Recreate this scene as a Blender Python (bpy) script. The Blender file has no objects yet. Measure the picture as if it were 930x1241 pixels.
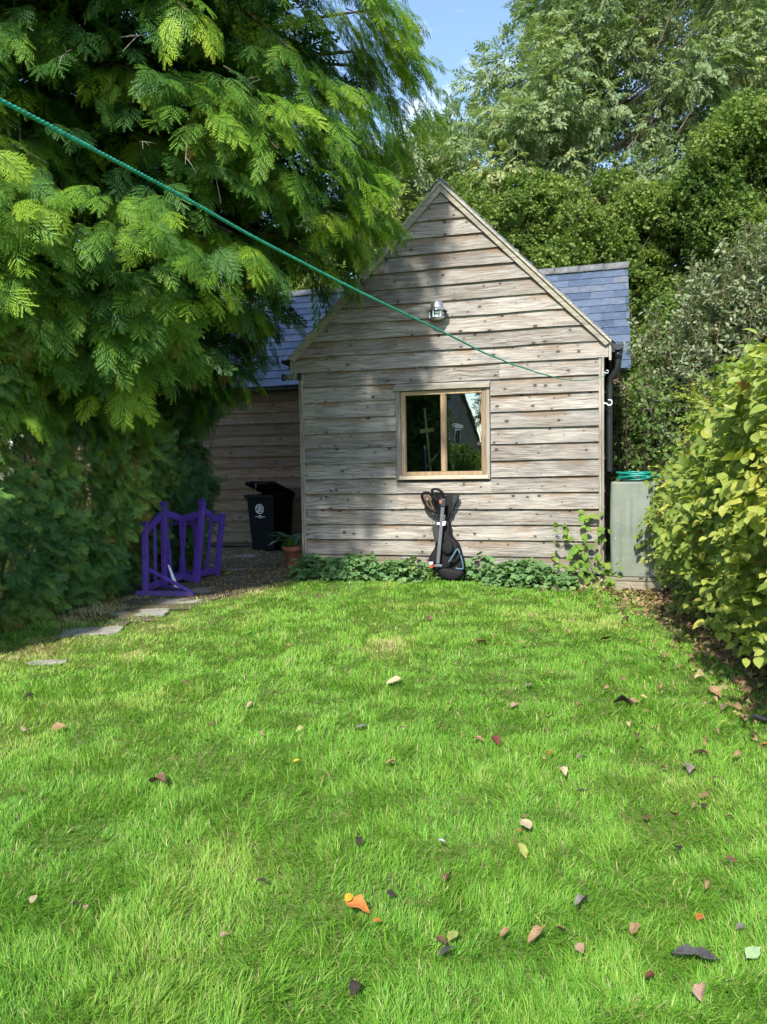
import bpy, math, random
import numpy as np
from mathutils import Vector, Matrix

random.seed(7)
RNG = np.random.default_rng(11)
scene = bpy.context.scene
COL = scene.collection
PI = math.pi

# ----------------------------------------------------------------------------
# camera model (also used to survey positions of things from the photograph)
# ----------------------------------------------------------------------------
F, CX, CY, EYE = 932.0, 465.0, 620.5, 1.45
PITCH, ROLL = 0.0571, 0.0173
_c, _s = math.cos(ROLL), math.sin(ROLL)
_fw = np.array([0, math.cos(PITCH), -math.sin(PITCH)])
_up = np.array([0, math.sin(PITCH), math.cos(PITCH)])
_rt = np.array([1.0, 0, 0])
_R = _c * _rt - _s * _up
_U = _s * _rt + _c * _up
_C = np.array([0, 0, EYE])


def ray(x, y):
    return _fw + _R * (x - CX) / F - _U * (y - CY) / F


def on_ground(x, y, z=0.0):
    d = ray(x, y)
    return _C + d * ((z - EYE) / d[2])


def at_depth(x, y, Y):
    d = ray(x, y)
    return _C + d * (Y / d[1])


WA = 0.2839                                   # the gable wall is turned by this angle
_u = np.array([math.cos(WA), -math.sin(WA), 0])
_v = np.array([math.sin(WA), math.cos(WA), 0])
WO = np.array([-1.0926, 10.5051, 0])


def on_wall(x, y, v=0.0):
    d = ray(x, y)
    t = ((WO - _C) @ _v + v) / (d @ _v)
    w = _C + d * t - WO
    return (w @ _u, v, w[2])


def W(u, v, z):
    p = WO + _u * u + _v * v
    return (p[0], p[1], z)


def sstep(a, b, x):
    t = np.clip((np.asarray(x, float) - a) / (b - a), 0, 1)
    return t * t * (3 - 2 * t)


# value noise (numpy) ---------------------------------------------------------
_LAT = np.random.default_rng(5).random((64, 64, 8))


def vnoise(x, y, z=0.0, ch=0):
    x = np.asarray(x, float); y = np.asarray(y, float)
    z = np.broadcast_to(np.asarray(z, float), x.shape)
    zi = np.floor(z).astype(int); zf = z - zi; zf = zf * zf * (3 - 2 * zf)
    xi = np.floor(x).astype(int); yi = np.floor(y).astype(int)
    xf = x - xi; yf = y - yi
    xf = xf * xf * (3 - 2 * xf); yf = yf * yf * (3 - 2 * yf)

    def L(i, j, k):
        return _LAT[(i + 17 * k) & 63, (j + 29 * k) & 63, ch]

    def layer(k):
        a = L(xi, yi, k) * (1 - xf) + L(xi + 1, yi, k) * xf
        b = L(xi, yi + 1, k) * (1 - xf) + L(xi + 1, yi + 1, k) * xf
        return a * (1 - yf) + b * yf
    return layer(zi) * (1 - zf) + layer(zi + 1) * zf


def ground_z(x, y):
    x = np.asarray(x, float); y = np.asarray(y, float)
    dip = -0.06 * sstep(0.8, 3.0, x) * sstep(6.5, 9.0, y)
    bump = (vnoise(x * 1.3 + 9, y * 1.3 + 3, ch=1) - 0.5) * 0.05 + (vnoise(x * 4 + 2, y * 4 + 5, ch=2) - 0.5) * 0.018
    return dip + bump


# ----------------------------------------------------------------------------
# object helpers
# ----------------------------------------------------------------------------
def tag(o, label=None, cat=None, group=None, kind=None):
    if label: o['label'] = label
    if cat: o['category'] = cat
    if group: o['group'] = group
    if kind: o['kind'] = kind
    return o


def empty(name, loc=(0, 0, 0), rz=0.0, label=None, cat=None, group=None):
    o = bpy.data.objects.new(name, None)
    o.empty_display_size = 0.1
    COL.objects.link(o)
    o.location = loc
    o.rotation_euler = (0, 0, rz)
    return tag(o, label, cat, group)


def link(name, me, mat=None, parent=None):
    o = bpy.data.objects.new(name, me)
    COL.objects.link(o)
    if parent is not None: o.parent = parent
    if mat is not None:
        if isinstance(mat, (list, tuple)):
            for m in mat: me.materials.append(m)
        else:
            me.materials.append(mat)
    return o


def np_mesh(name, V, faces, attrs=None, smooth=False, mat_index=None):
    """faces: list of int arrays (M,k), k may differ between arrays."""
    me = bpy.data.meshes.new(name)
    V = np.ascontiguousarray(V, dtype=np.float32)
    me.vertices.add(len(V))
    me.vertices.foreach_set('co', V.ravel())
    loops = np.concatenate([np.asarray(f).ravel() for f in faces]).astype(np.int32)
    tot = np.concatenate([np.full(len(f), np.asarray(f).shape[1], np.int32) for f in faces])
    start = np.concatenate([[0], np.cumsum(tot)[:-1]]).astype(np.int32)
    me.loops.add(len(loops))
    me.loops.foreach_set('vertex_index', loops)
    me.polygons.add(len(tot))
    me.polygons.foreach_set('loop_start', start)
    me.polygons.foreach_set('loop_total', tot)
    if smooth:
        me.polygons.foreach_set('use_smooth', np.ones(len(tot), bool))
    if mat_index is not None:
        me.polygons.foreach_set('material_index', np.asarray(mat_index, np.int32))
    for k, a in (attrs or {}).items():
        at = me.attributes.new(k, 'FLOAT', 'POINT')
        at.data.foreach_set('value', np.ascontiguousarray(a, dtype=np.float32))
    me.update(calc_edges=True)
    return me


class MB:
    """collects simple solids into one mesh"""
    def __init__(self):
        self.v = []; self.f = []; self.a = []; self.n = 0

    def add(self, V, Fs, rnd=0.0):
        V = [tuple(map(float, p)) for p in V]
        self.pieces = getattr(self, 'pieces', []) + [(len(self.v), len(V), len(self.f), len(Fs))]
        self.v += V
        self.f += [tuple(i + self.n for i in f) for f in Fs]
        self.a += [rnd] * len(V)
        self.n += len(V)
        return self

    def box(self, lo, hi, M=None, rnd=0.0):
        x0, y0, z0 = lo; x1, y1, z1 = hi
        V = [(x0, y0, z0), (x1, y0, z0), (x1, y1, z0), (x0, y1, z0), (x0, y0, z1), (x1, y0, z1), (x1, y1, z1), (x0, y1, z1)]
        Fs = [(0, 3, 2, 1), (4, 5, 6, 7), (0, 1, 5, 4), (1, 2, 6, 5), (2, 3, 7, 6), (3, 0, 4, 7)]
        if M is not None:
            V = [tuple(M @ Vector(p)) for p in V]
        return self.add(V, Fs, rnd)

    def bar(self, p, q, w, t, up=(0, 0, 1), ext=0.0, rnd=0.0):
        """rectangular bar from p to q, width w (sideways), thickness t (along up)"""
        p = Vector(p); q = Vector(q)
        d = q - p; L = d.length; d.normalize()
        upv = Vector(up); s = d.cross(upv)
        if s.length < 1e-5: s = d.cross(Vector((0, 1, 0)))
        s.normalize(); n = s.cross(d)
        M = Matrix((d, s, n)).transposed().to_4x4(); M.translation = p
        return self.box((-ext, -w / 2, -t / 2), (L + ext, w / 2, t / 2), M, rnd)

    def cyl(self, p, q, r0, r1=None, n=16, cap=True, rnd=0.0):
        r1 = r0 if r1 is None else r1
        p = Vector(p); q = Vector(q); d = (q - p).normalized()
        a = d.orthogonal().normalized(); b = d.cross(a)
        V = []
        for c, r in ((p, r0), (q, r1)):
            for i in range(n):
                t = 2 * PI * i / n
                V.append(c + (a * math.cos(t) + b * math.sin(t)) * r)
        Fs = [(i, (i + 1) % n, n + (i + 1) % n, n + i) for i in range(n)]
        if cap: Fs += [tuple(range(n - 1, -1, -1)), tuple(range(n, 2 * n))]
        return self.add(V, Fs, rnd)

    def lathe(self, prof, c=(0, 0, 0), n=28, rnd=0.0, M=None):
        V = []; m = len(prof)
        for r, z in prof:
            for i in range(n):
                t = 2 * PI * i / n
                V.append((c[0] + r * math.cos(t), c[1] + r * math.sin(t), c[2] + z))
        if M is not None: V = [tuple(M @ Vector(p)) for p in V]
        Fs = [(k * n + i, k * n + (i + 1) % n, (k + 1) * n + (i + 1) % n, (k + 1) * n + i) for k in range(m - 1) for i in range(n)]
        return self.add(V, Fs, rnd)

    def tube(self, pts, rad, n=8, rnd=0.0, flat=1.0):
        V, Fs = tube_geo([np.array(pts, float)], [np.array(rad, float) * np.ones(len(pts))], n)
        return self.add(V, [tuple(f) for f in Fs], rnd)

    def prism(self, poly, d0, d1, M, inset=0.0, rnd=0.0):
        """poly in local xy, extruded along local z from d0 to d1; inset puffs the front and back"""
        n = len(poly)
        c = np.mean(np.array(poly), axis=0)
        V = []
        rings = [(d0, 1 - inset), (d0 + (d1 - d0) * 0.22, 1.0), (d0 + (d1 - d0) * 0.78, 1.0), (d1, 1 - inset)] if inset else [(d0, 1.0), (d1, 1.0)]
        for z, k in rings:
            for x, y in poly:
                V.append(M @ Vector((c[0] + (x - c[0]) * k, c[1] + (y - c[1]) * k, z)))
        Fs = []
        for r in range(len(rings) - 1):
            for i in range(n):
                j = (i + 1) % n
                Fs.append((r * n + i, r * n + j, (r + 1) * n + j, (r + 1) * n + i))
        Fs += [tuple(range(n - 1, -1, -1)), tuple(range((len(rings) - 1) * n, len(rings) * n))]
        return self.add(V, Fs, rnd)

    def build_each(self, name, mat, parent=None, **kw):
        out = []
        for (v0, vn, f0, fn) in self.pieces:
            m = MB(); m.v = self.v[v0:v0 + vn]; m.a = self.a[v0:v0 + vn]
            m.f = [tuple(i - v0 for i in f) for f in self.f[f0:f0 + fn]]; m.n = vn
            out.append(m.build(name, mat, parent, **kw))
        return out

    def build(self, name, mat, parent=None, smooth=False, bevel=0.0, subdiv=0):
        me = bpy.data.meshes.new(name)
        me.from_pydata(self.v, [], self.f)
        at = me.attributes.new('rnd', 'FLOAT', 'POINT')
        at.data.foreach_set('value', np.array(self.a, np.float32))
        me.validate(); me.update()
        o = link(name, me, mat, parent)
        if smooth:
            for p in me.polygons: p.use_smooth = True
        if subdiv:
            s = o.modifiers.new('sub', 'SUBSURF'); s.levels = subdiv; s.render_levels = subdiv
        if bevel:
            b = o.modifiers.new('bev', 'BEVEL'); b.width = bevel; b.segments = 2; b.limit_method = 'ANGLE'; b.angle_limit = 0.6
        return o


def tube_geo(paths, radii, n=6):
    Vs = []; Fs = []; base = 0
    ang = np.arange(n) * 2 * PI / n
    for P, R in zip(paths, radii):
        P = np.asarray(P, float); m = len(P)
        T = np.gradient(P, axis=0); T /= np.linalg.norm(T, axis=1)[:, None] + 1e-9
        ref = np.array([0, 0, 1.0]) if abs(T[0, 2]) < 0.9 else np.array([1.0, 0, 0])
        A = np.cross(T, ref); A /= np.linalg.norm(A, axis=1)[:, None] + 1e-9
        B = np.cross(T, A)
        ring = P[:, None, :] + (A[:, None, :] * np.cos(ang)[None, :, None] + B[:, None, :] * np.sin(ang)[None, :, None]) * np.asarray(R)[:, None, None]
        Vs.append(ring.reshape(-1, 3))
        i = np.arange(m - 1)[:, None] * n; j = np.arange(n)[None, :]; k = (j + 1) % n
        q = np.stack([i + j, i + k, i + n + k, i + n + j], -1).reshape(-1, 4) + base
        Fs.append(q); base += m * n
    return np.concatenate(Vs), np.concatenate(Fs)


def tubes(name, paths, radii, mat, parent=None, n=6):
    V, Fq = tube_geo(paths, radii, n)
    return link(name, np_mesh(name, V, [Fq], smooth=True), mat, parent)


# instancing of small templates into one mesh --------------------------------
def frames(D, N):
    D = D / (np.linalg.norm(D, axis=1)[:, None] + 1e-9)
    Z = N - (N * D).sum(1)[:, None] * D
    Z /= np.linalg.norm(Z, axis=1)[:, None] + 1e-9
    Y = np.cross(Z, D)
    return np.stack([D, Y, Z], 1)          # rows: local x, y, z axes


def scatter(name, template, P, D, N, S, tint, mat, parent=None, smooth=False, extra=True, tip=0.0):
    """template = (V, [faces...], lx, ly)"""
    V, Fs, lx, ly = template
    n, m = len(P), len(V)
    Bm = frames(np.asarray(D, float), np.asarray(N, float))
    S = np.asarray(S, float).reshape(-1, 1, 1) * np.ones((n, 1, 1))
    out = (np.einsum('vk,nkd->nvd', V, Bm) * S + np.asarray(P)[:, None, :]).reshape(-1, 3)
    off = (np.arange(n) * m)[:, None, None]
    faces = [(np.asarray(f)[None] + off).reshape(-1, np.asarray(f).shape[1]) for f in Fs]
    attrs = {'tint': np.clip(np.repeat(np.asarray(tint), m) + np.tile(np.asarray(lx) - 0.5, n) * tip, 0, 1)}
    if extra:
        attrs['lx'] = np.tile(lx, n); attrs['ly'] = np.tile(ly, n)
    return link(name, np_mesh(name, out, faces, attrs, smooth), mat, parent)


def unit(a):
    return a / (np.linalg.norm(a, axis=-1, keepdims=True) + 1e-9)
SUN_DIR = (-0.27, -0.79, 0.77); SUN_E = 3.8; SKY_E = 0.15; EXPO = 1.2; CLOUD_LOC = (1.3, 0.4, 0.2)
# ----------------------------------------------------------------------------
# materials
# ----------------------------------------------------------------------------
class NT:
    def __init__(self, name):
        self.m = bpy.data.materials.new(name); self.m.use_nodes = True
        self.t = self.m.node_tree; self.t.nodes.clear()
        self.out = self.t.nodes.new('ShaderNodeOutputMaterial')

    def n(self, typ, **kw):
        x = self.t.nodes.new('ShaderNode' + typ)
        ins = kw.pop('ins', {})
        for k, v in kw.items(): setattr(x, k, v)
        for k, v in ins.items():
            s = x.inputs[k]
            if isinstance(v, bpy.types.NodeSocket): self.t.links.new(v, s)
            else: s.default_value = v
        return x

    def l(self, a, b): self.t.links.new(a, b)

    def attr(self, name): return self.n('Attribute', attribute_name=name).outputs['Fac']

    def coord(self, which='Object'): return self.n('TexCoord').outputs[which]

    def mapping(self, vec, scale=(1, 1, 1), loc=(0, 0, 0), rot=(0, 0, 0)):
        return self.n('Mapping', ins={'Vector': vec, 'Scale': scale, 'Location': loc, 'Rotation': rot}).outputs[0]

    def noise(self, vec, scale=5, detail=4, rough=0.55, dist=0.0):
        return self.n('TexNoise', ins={'Vector': vec, 'Scale': scale, 'Detail': detail, 'Roughness': rough, 'Distortion': dist}).outputs['Fac']

    def ramp(self, fac, stops, interp='LINEAR'):
        r = self.n('ValToRGB', ins={'Fac': fac}); cr = r.color_ramp; cr.interpolation = interp
        while len(cr.elements) < len(stops): cr.elements.new(0.5)
        for e, (p, c) in zip(cr.elements, stops):
            e.position = p; e.color = (*c, 1) if len(c) == 3 else c
        return r.outputs['Color']

    def math(self, op, a, b=0.0, c=None, clamp=False):
        x = self.n('Math', operation=op, use_clamp=clamp)
        for i, v in enumerate((a, b) if c is None else (a, b, c)):
            if isinstance(v, bpy.types.NodeSocket): self.l(v, x.inputs[i])
            else: x.inputs[i].default_value = v
        return x.outputs[0]

    def mix(self, fac, a, b, blend='MIX'):
        x = self.n('Mix', data_type='RGBA', blend_type=blend)
        for s, v in ((x.inputs[0], fac), (x.inputs[6], a), (x.inputs[7], b)):
            if isinstance(v, bpy.types.NodeSocket): self.l(v, s)
            elif isinstance(v, (int, float)): s.default_value = v
            else: s.default_value = (*v, 1)
        return x.outputs[2]

    def bump(self, h, strength=0.3, dist=0.01):
        return self.n('Bump', ins={'Height': h, 'Strength': strength, 'Distance': dist}).outputs[0]

    def pbr(self, col, rough=0.7, metal=0.0, normal=None, spec=0.5, **kw):
        b = self.n('BsdfPrincipled')
        for k, v in (('Base Color', col), ('Roughness', rough), ('Metallic', metal), ('Specular IOR Level', spec)):
            if isinstance(v, bpy.types.NodeSocket): self.l(v, b.inputs[k])
            elif k == 'Base Color': b.inputs[k].default_value = (*v, 1)
            else: b.inputs[k].default_value = v
        for k, v in kw.items(): b.inputs[k].default_value = v
        if normal is not None: self.l(normal, b.inputs['Normal'])
        return b.outputs[0]

    def done(self, sh):
        self.l(sh, self.out.inputs['Surface']); return self.m


def plain(name, col, rough=0.6, metal=0.0, var=0.25, scale=14, spec=0.5, bump=0.15):
    t = NT(name); co = t.coord()
    nz = t.noise(co, scale, 5, 0.6)
    lo = tuple(c * (1 - var) for c in col); hi = tuple(min(1, c * (1 + var)) for c in col)
    c = t.ramp(nz, [(0.3, lo), (0.7, hi)])
    fine = t.noise(co, scale * 7, 3)
    return t.done(t.pbr(c, rough, metal, t.bump(fine, bump, 0.004), spec))


def weathered(name, dark, mid, light, brown, axis=0, brown_amt=0.5, knots=True, green=0.0):
    """weathered softwood; grain runs along local axis (0=x, 2=z)"""
    t = NT(name); co = t.coord(); rnd = t.attr('rnd'); bv = t.attr('bv')
    off = t.n('CombineXYZ', ins={'X': t.math('MULTIPLY', rnd, 37.0), 'Y': t.math('MULTIPLY', rnd, 11.0), 'Z': t.math('MULTIPLY', rnd, 23.0)}).outputs[0]
    p = t.n('VectorMath', operation='ADD', ins={0: co, 1: off}).outputs[0]
    sc = (1.6, 14, 42) if axis == 0 else (30, 14, 1.2)
    warp = t.noise(t.mapping(p, (2.5, 2, 6) if axis == 0 else (6, 2, 2.5)), 1.0, 3, 0.5)
    pw = t.n('VectorMath', operation='ADD', ins={0: t.mapping(p, sc), 1: t.n('CombineXYZ', ins={'X': 0.0 if axis == 0 else t.math('MULTIPLY', warp, 5.0), 'Z': t.math('MULTIPLY', warp, 5.0) if axis == 0 else 0.0}).outputs[0]}).outputs[0]
    grain = t.noise(pw, 1.0, 7, 0.68, 0.3)
    fine = t.noise(t.mapping(p, (4, 60, 120) if axis == 0 else (150, 60, 3)), 1.0, 4, 0.6)
    g = t.math('ADD', t.math('MULTIPLY', grain, 0.52), t.math('MULTIPLY', fine, 0.48))
    col = t.ramp(g, [(0.38, dark), (0.48, mid), (0.60, light)])
    # tone of the board
    tone = t.math('ADD', 0.72, t.math('MULTIPLY', t.math('FRACT', t.math('MULTIPLY', rnd, 7.31)), 0.5))
    col = t.mix(1.0, col, t.n('CombineColor', ins={0: tone, 1: tone, 2: tone}).outputs[0], 'MULTIPLY')
    big = t.noise(t.mapping(p, (0.9, 1, 2.2) if axis == 0 else (2.2, 1, 0.9)), 1.0, 5, 0.6)
    pale = t.ramp(big, [(0.46, (0, 0, 0)), (0.66, (1, 1, 1))])
    col = t.mix(t.math('MULTIPLY', pale, 0.35), col, light)
    blue = t.noise(t.mapping(p, (1.7, 1, 3.1), (7, 3, 1)), 1.0, 4, 0.6)
    col = t.mix(t.math('MULTIPLY', t.ramp(blue, [(0.5, (0, 0, 0)), (0.68, (1, 1, 1))]), 0.45), col, (0.125, 0.126, 0.13))
    # unweathered brown under the laps
    bm = t.noise(t.mapping(p, (1.6, 1, 4.5) if axis == 0 else (4.5, 1, 1.6), (3, 5, 9)), 1.0, 6, 0.65)
    m1 = t.math('MULTIPLY', t.ramp(bm, [(0.47, (0, 0, 0)), (0.58, (1, 1, 1))]), t.math('ADD', 0.16, t.math('MULTIPLY', t.ramp(bv, [(0.42, (0, 0, 0)), (0.84, (1, 1, 1))]), 0.84)))
    col = t.mix(t.math('MULTIPLY', m1, brown_amt), col, brown)
    if green:
        gm = t.noise(t.mapping(co, (3, 3, 3)), 1.0, 4)
        sep = t.n('SeparateXYZ', ins={0: co}).outputs[2]
        low = t.ramp(sep, [(0.0, (1, 1, 1)), (0.55, (0, 0, 0))])
        col = t.mix(t.math('MULTIPLY', t.math('MULTIPLY', low, gm), green), col, (0.10, 0.12, 0.035))
    damp = t.ramp(t.math('SUBTRACT', t.n('SeparateXYZ', ins={0: co}).outputs[2], t.math('MULTIPLY', big, 0.35)), [(0.02, (1, 1, 1)), (0.22, (0, 0, 0))])
    col = t.mix(t.math('MULTIPLY', damp, 0.45 if axis == 0 else 0.0), col, (0.09, 0.085, 0.055))
    h = g
    if knots:
        sp_ = t.n('SeparateXYZ', ins={0: p}); kd = t.n('CombineXYZ', ins={'X': t.math('MULTIPLY', sp_.outputs[0], 4.6), 'Y': t.math('MULTIPLY', sp_.outputs[2], 6.4)}).outputs[0]
        vn_ = t.n('TexVoronoi', voronoi_dimensions='2D', ins={'Vector': kd, 'Scale': 1.0, 'Randomness': 1.0})
        gate = t.math('MULTIPLY', t.math('LESS_THAN', t.n('SeparateColor', ins={0: vn_.outputs['Color']}).outputs[0], 0.24), 3.0)
        vo = t.math('ADD', t.math('DIVIDE', vn_.outputs['Distance'], t.math('ADD', 0.30, t.math('MULTIPLY', t.math('POWER', t.n('SeparateColor', ins={0: vn_.outputs['Color']}).outputs[1], 2.0), 0.95))), gate)
        vo2 = t.math('ADD', vo, t.math('MULTIPLY', t.math('SUBTRACT', fine, 0.5), 0.16))
        k = t.ramp(vo2, [(0.075, (1, 1, 1)), (0.115, (0, 0, 0))])
        halo = t.ramp(vo2, [(0.10, (1, 1, 1)), (0.34, (0, 0, 0))])
        ring = t.n('TexWave', wave_type='BANDS', ins={'Vector': t.n('CombineXYZ', ins={'X': vo2}).outputs[0], 'Scale': 14.0}).outputs['Fac']
        col = t.mix(t.math('MULTIPLY', t.math('MULTIPLY', halo, ring), 0.32), col, tuple(c * 0.55 for c in dark))
        col = t.mix(t.math('MULTIPLY', k, 0.85), col, (0.03, 0.022, 0.018))
        h = t.math('SUBTRACT', g, t.math('MULTIPLY', k, 0.6))
    return t.done(t.pbr(col, 0.82, 0, t.bump(h, 0.7, 0.006), 0.25))


def leaf_mat(name, stops, rough=0.5, trans=0.35, veins=0.0, spec=0.4, back=None):
    t = NT(name)
    tint = t.attr('tint')
    col = t.ramp(tint, stops)
    nz = t.noise(t.coord(), 60, 3)
    col = t.mix(0.22, col, t.ramp(nz, [(0.3, (0.15, 0.15, 0.15)), (0.7, (1, 1, 1))]), 'MULTIPLY')
    if back is not None:
        geo = t.n('NewGeometry').outputs['Backfacing']
        col = t.mix(t.math('MULTIPLY', geo, 0.8), col, back)
    normal = None
    if veins:
        lx = t.attr('lx'); ly = t.attr('ly')
        ph = t.math('SUBTRACT', t.math('MULTIPLY', lx, 52.0), t.math('MULTIPLY', t.math('ABSOLUTE', ly), 60.0))
        w = t.math('ABSOLUTE', t.math('SINE', ph))
        mid = t.math('LESS_THAN', t.math('ABSOLUTE', ly), 0.018)
        vn = t.ramp(w, [(0.0, (1, 1, 1)), (0.22, (0, 0, 0))])
        vm = t.math('MAXIMUM', mid, t.math('MULTIPLY', vn, 0.7))
        col = t.mix(t.math('MULTIPLY', vm, veins), col, tuple(min(1, c * 1.7 + 0.04) for c in stops[-1][1]))
        normal = t.bump(w, 0.5, 0.004)
    p = t.pbr(col, rough, 0, normal, spec)
    tr = t.n('BsdfTranslucent', ins={'Color': t.mix(1.0, col, (1.15, 1.25, 0.55), 'MULTIPLY')}).outputs[0]
    return t.done(t.n('MixShader', ins={0: trans, 1: p, 2: tr}).outputs[0])


M = {}
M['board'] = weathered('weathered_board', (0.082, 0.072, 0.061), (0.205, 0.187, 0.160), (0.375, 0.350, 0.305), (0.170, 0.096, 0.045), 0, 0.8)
M['board_shade'] = weathered('shade_darkened_board', (0.058, 0.040, 0.027), (0.128, 0.091, 0.062), (0.205, 0.155, 0.112), (0.12, 0.058, 0.028), 0, 0.55, True, 1.0)  # same boards as the gable, browner, with deep shade put into the colour
M['post'] = weathered('weathered_post', (0.12, 0.102, 0.082), (0.235, 0.208, 0.172), (0.37, 0.335, 0.285), (0.22, 0.13, 0.07), 2, 0.4, False)
M['barge'] = weathered('pale_barge_board', (0.15, 0.135, 0.10), (0.28, 0.255, 0.195), (0.42, 0.39, 0.315), (0.22, 0.19, 0.08), 0, 0.35, False)
M['oak'] = weathered('golden_window_timber', (0.19, 0.13, 0.068), (0.29, 0.205, 0.115), (0.40, 0.30, 0.18), (0.22, 0.14, 0.065), 2, 0.3, False)
M['sill'] = weathered('pale_sill_timber', (0.24, 0.195, 0.135), (0.38, 0.32, 0.235), (0.50, 0.43, 0.33), (0.34, 0.24, 0.13), 0, 0.3, False)
M['plank'] = weathered('raw_plank', (0.20, 0.17, 0.11), (0.36, 0.31, 0.22), (0.50, 0.45, 0.33), (0.2, 0.2, 0.08), 0, 0.4, False)
M['handle'] = plain('raw_broom_wood', (0.60, 0.42, 0.22), 0.6)
M['blackplastic'] = plain('black_plastic', (0.012, 0.014, 0.015), 0.35, var=0.3)
M['inside'] = plain('dark_room_lining', (0.05, 0.045, 0.04), 0.9)
M['blackfabric'] = plain('black_nylon_fabric', (0.0045, 0.0045, 0.0055), 0.7, var=0.5, scale=30, bump=0.5, spec=0.25)
M['greyfabric'] = plain('grey_webbing', (0.025, 0.026, 0.027), 0.8, var=0.4, scale=40, bump=0.5)
M['tan'] = plain('tan_lining', (0.13, 0.082, 0.04), 0.85, var=0.4, scale=30)
M['bar'] = plain('grey_metal_bar', (0.10, 0.105, 0.115), 0.42, 0.5, var=0.15, scale=20)
M['red'] = plain('red_plastic', (0.55, 0.03, 0.02), 0.4)
M['white'] = plain('white_plastic', (0.75, 0.75, 0.73), 0.4, var=0.08)
M['bluetrim'] = plain('blue_grey_trim', (0.06, 0.13, 0.17), 0.6, var=0.3)
def purple_mat():
    t = NT('worn_purple_paint'); co = t.coord()
    nz = t.noise(co, 7, 5, 0.6); ch = t.noise(co, 46, 5, 0.7); br_ = t.noise(t.mapping(co, (60, 60, 5)), 1.0, 3)
    c = t.ramp(nz, [(0.3, (0.088, 0.038, 0.30)), (0.7, (0.135, 0.066, 0.40))])
    c = t.mix(t.ramp(ch, [(0.66, (0, 0, 0)), (0.70, (1, 1, 1))]), c, (0.34, 0.30, 0.36))
    z = t.n('SeparateXYZ', ins={0: co}).outputs[2]
    mud = t.ramp(t.math('ADD', z, t.math('MULTIPLY', t.math('SUBTRACT', nz, 0.5), 0.25)), [(0.0, (1, 1, 1)), (0.13, (0, 0, 0))])
    c = t.mix(t.math('MULTIPLY', mud, 0.45), c, (0.12, 0.10, 0.08))
    return t.done(t.pbr(c, 0.42, 0, t.bump(t.math('ADD', br_, ch), 0.3, 0.003), 0.4))
M['purple'] = purple_mat()
M['binplastic'] = plain('dark_green_bin_plastic', (0.0016, 0.0045, 0.0075), 0.55, var=0.3, scale=8, spec=0.08)
M['binblack'] = plain('black_bin_plastic', (0.002, 0.0027, 0.0035), 0.6, var=0.25, scale=8, spec=0.1)
M['decal'] = plain('pale_print', (0.55, 0.58, 0.60), 0.6, var=0.1)
M['decalblue'] = plain('dull_print', (0.28, 0.33, 0.38), 0.6, var=0.1)
M['terracotta'] = plain('terracotta', (0.30, 0.105, 0.055), 0.85, var=0.35, scale=10, bump=0.3)
M['soil'] = plain('potting_soil', (0.03, 0.022, 0.016), 0.95, var=0.6, scale=60, bump=1.0)
M['galv'] = plain('galvanised_metal', (0.62, 0.66, 0.67), 0.28, 0.9, var=0.12, scale=25, bump=0.05)
M['rope'] = plain('green_rope', (0.015, 0.27, 0.165), 0.55, var=0.4, scale=60, bump=0.5)
M['hose'] = plain('green_hose', (0.008, 0.20, 0.15), 0.35, var=0.2)
M['bluepole'] = plain('blue_painted_pole', (0.12, 0.32, 0.50), 0.4)
M['bark'] = plain('grey_bark', (0.16, 0.14, 0.11), 0.95, var=0.5, scale=18, bump=1.0)
M['darkbark'] = plain('dark_brown_bark', (0.07, 0.05, 0.036), 0.95, var=0.5, scale=18, bump=1.0)
M['twig'] = plain('reddish_twig', (0.15, 0.10, 0.065), 0.85, var=0.3)
M['greentwig'] = plain('green_stem', (0.13, 0.17, 0.05), 0.8, var=0.3)
M['lead'] = plain('grey_ridge_cement', (0.125, 0.128, 0.125), 0.8, var=0.35, scale=12, bump=0.4)


def tank_mat():
    t = NT('grey_green_tank'); co = t.coord()
    nz = t.noise(co, 3.0, 6, 0.6)
    streak = t.noise(t.mapping(co, (14, 14, 0.8)), 1.0, 4, 0.6)
    c = t.ramp(nz, [(0.3, (0.130, 0.155, 0.122)), (0.7, (0.20, 0.222, 0.182))])
    c = t.mix(t.math('MULTIPLY', t.ramp(streak, [(0.52, (0, 0, 0)), (0.7, (1, 1, 1))]), 0.4), c, (0.075, 0.10, 0.06))
    sp = t.noise(co, 40, 2)
    c = t.mix(t.ramp(sp, [(0.70, (0, 0, 0)), (0.74, (1, 1, 1))]), c, (0.45, 0.45, 0.40))
    return t.done(t.pbr(c, 0.6, 0, t.bump(t.noise(co, 9, 3), 0.25, 0.02), 0.3))
M['tank'] = tank_mat()


def slate_mat():
    t = NT('blue_grey_slate'); co = t.coord(); rnd = t.attr('rnd')
    nz = t.noise(co, 9.0, 6, 0.62)
    a = t.ramp(rnd, [(0.0, (0.055, 0.080, 0.125)), (0.45, (0.082, 0.112, 0.165)), (0.8, (0.105, 0.135, 0.19)), (1.0, (0.13, 0.145, 0.17))])
    c = t.mix(0.6, a, t.ramp(nz, [(0.3, (0.4, 0.4, 0.4)), (0.7, (1.0, 1.0, 1.0))]), 'MULTIPLY')
    li = t.noise(co, 5.0, 5, 0.7)
    c = t.mix(t.math('MULTIPLY', t.ramp(li, [(0.62, (0, 0, 0)), (0.72, (1, 1, 1))]), 0.5), c, (0.22, 0.23, 0.2))
    return t.done(t.pbr(c, 0.42, 0, t.bump(nz, 0.35, 0.006), 0.5))
M['slate'] = slate_mat()


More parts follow.
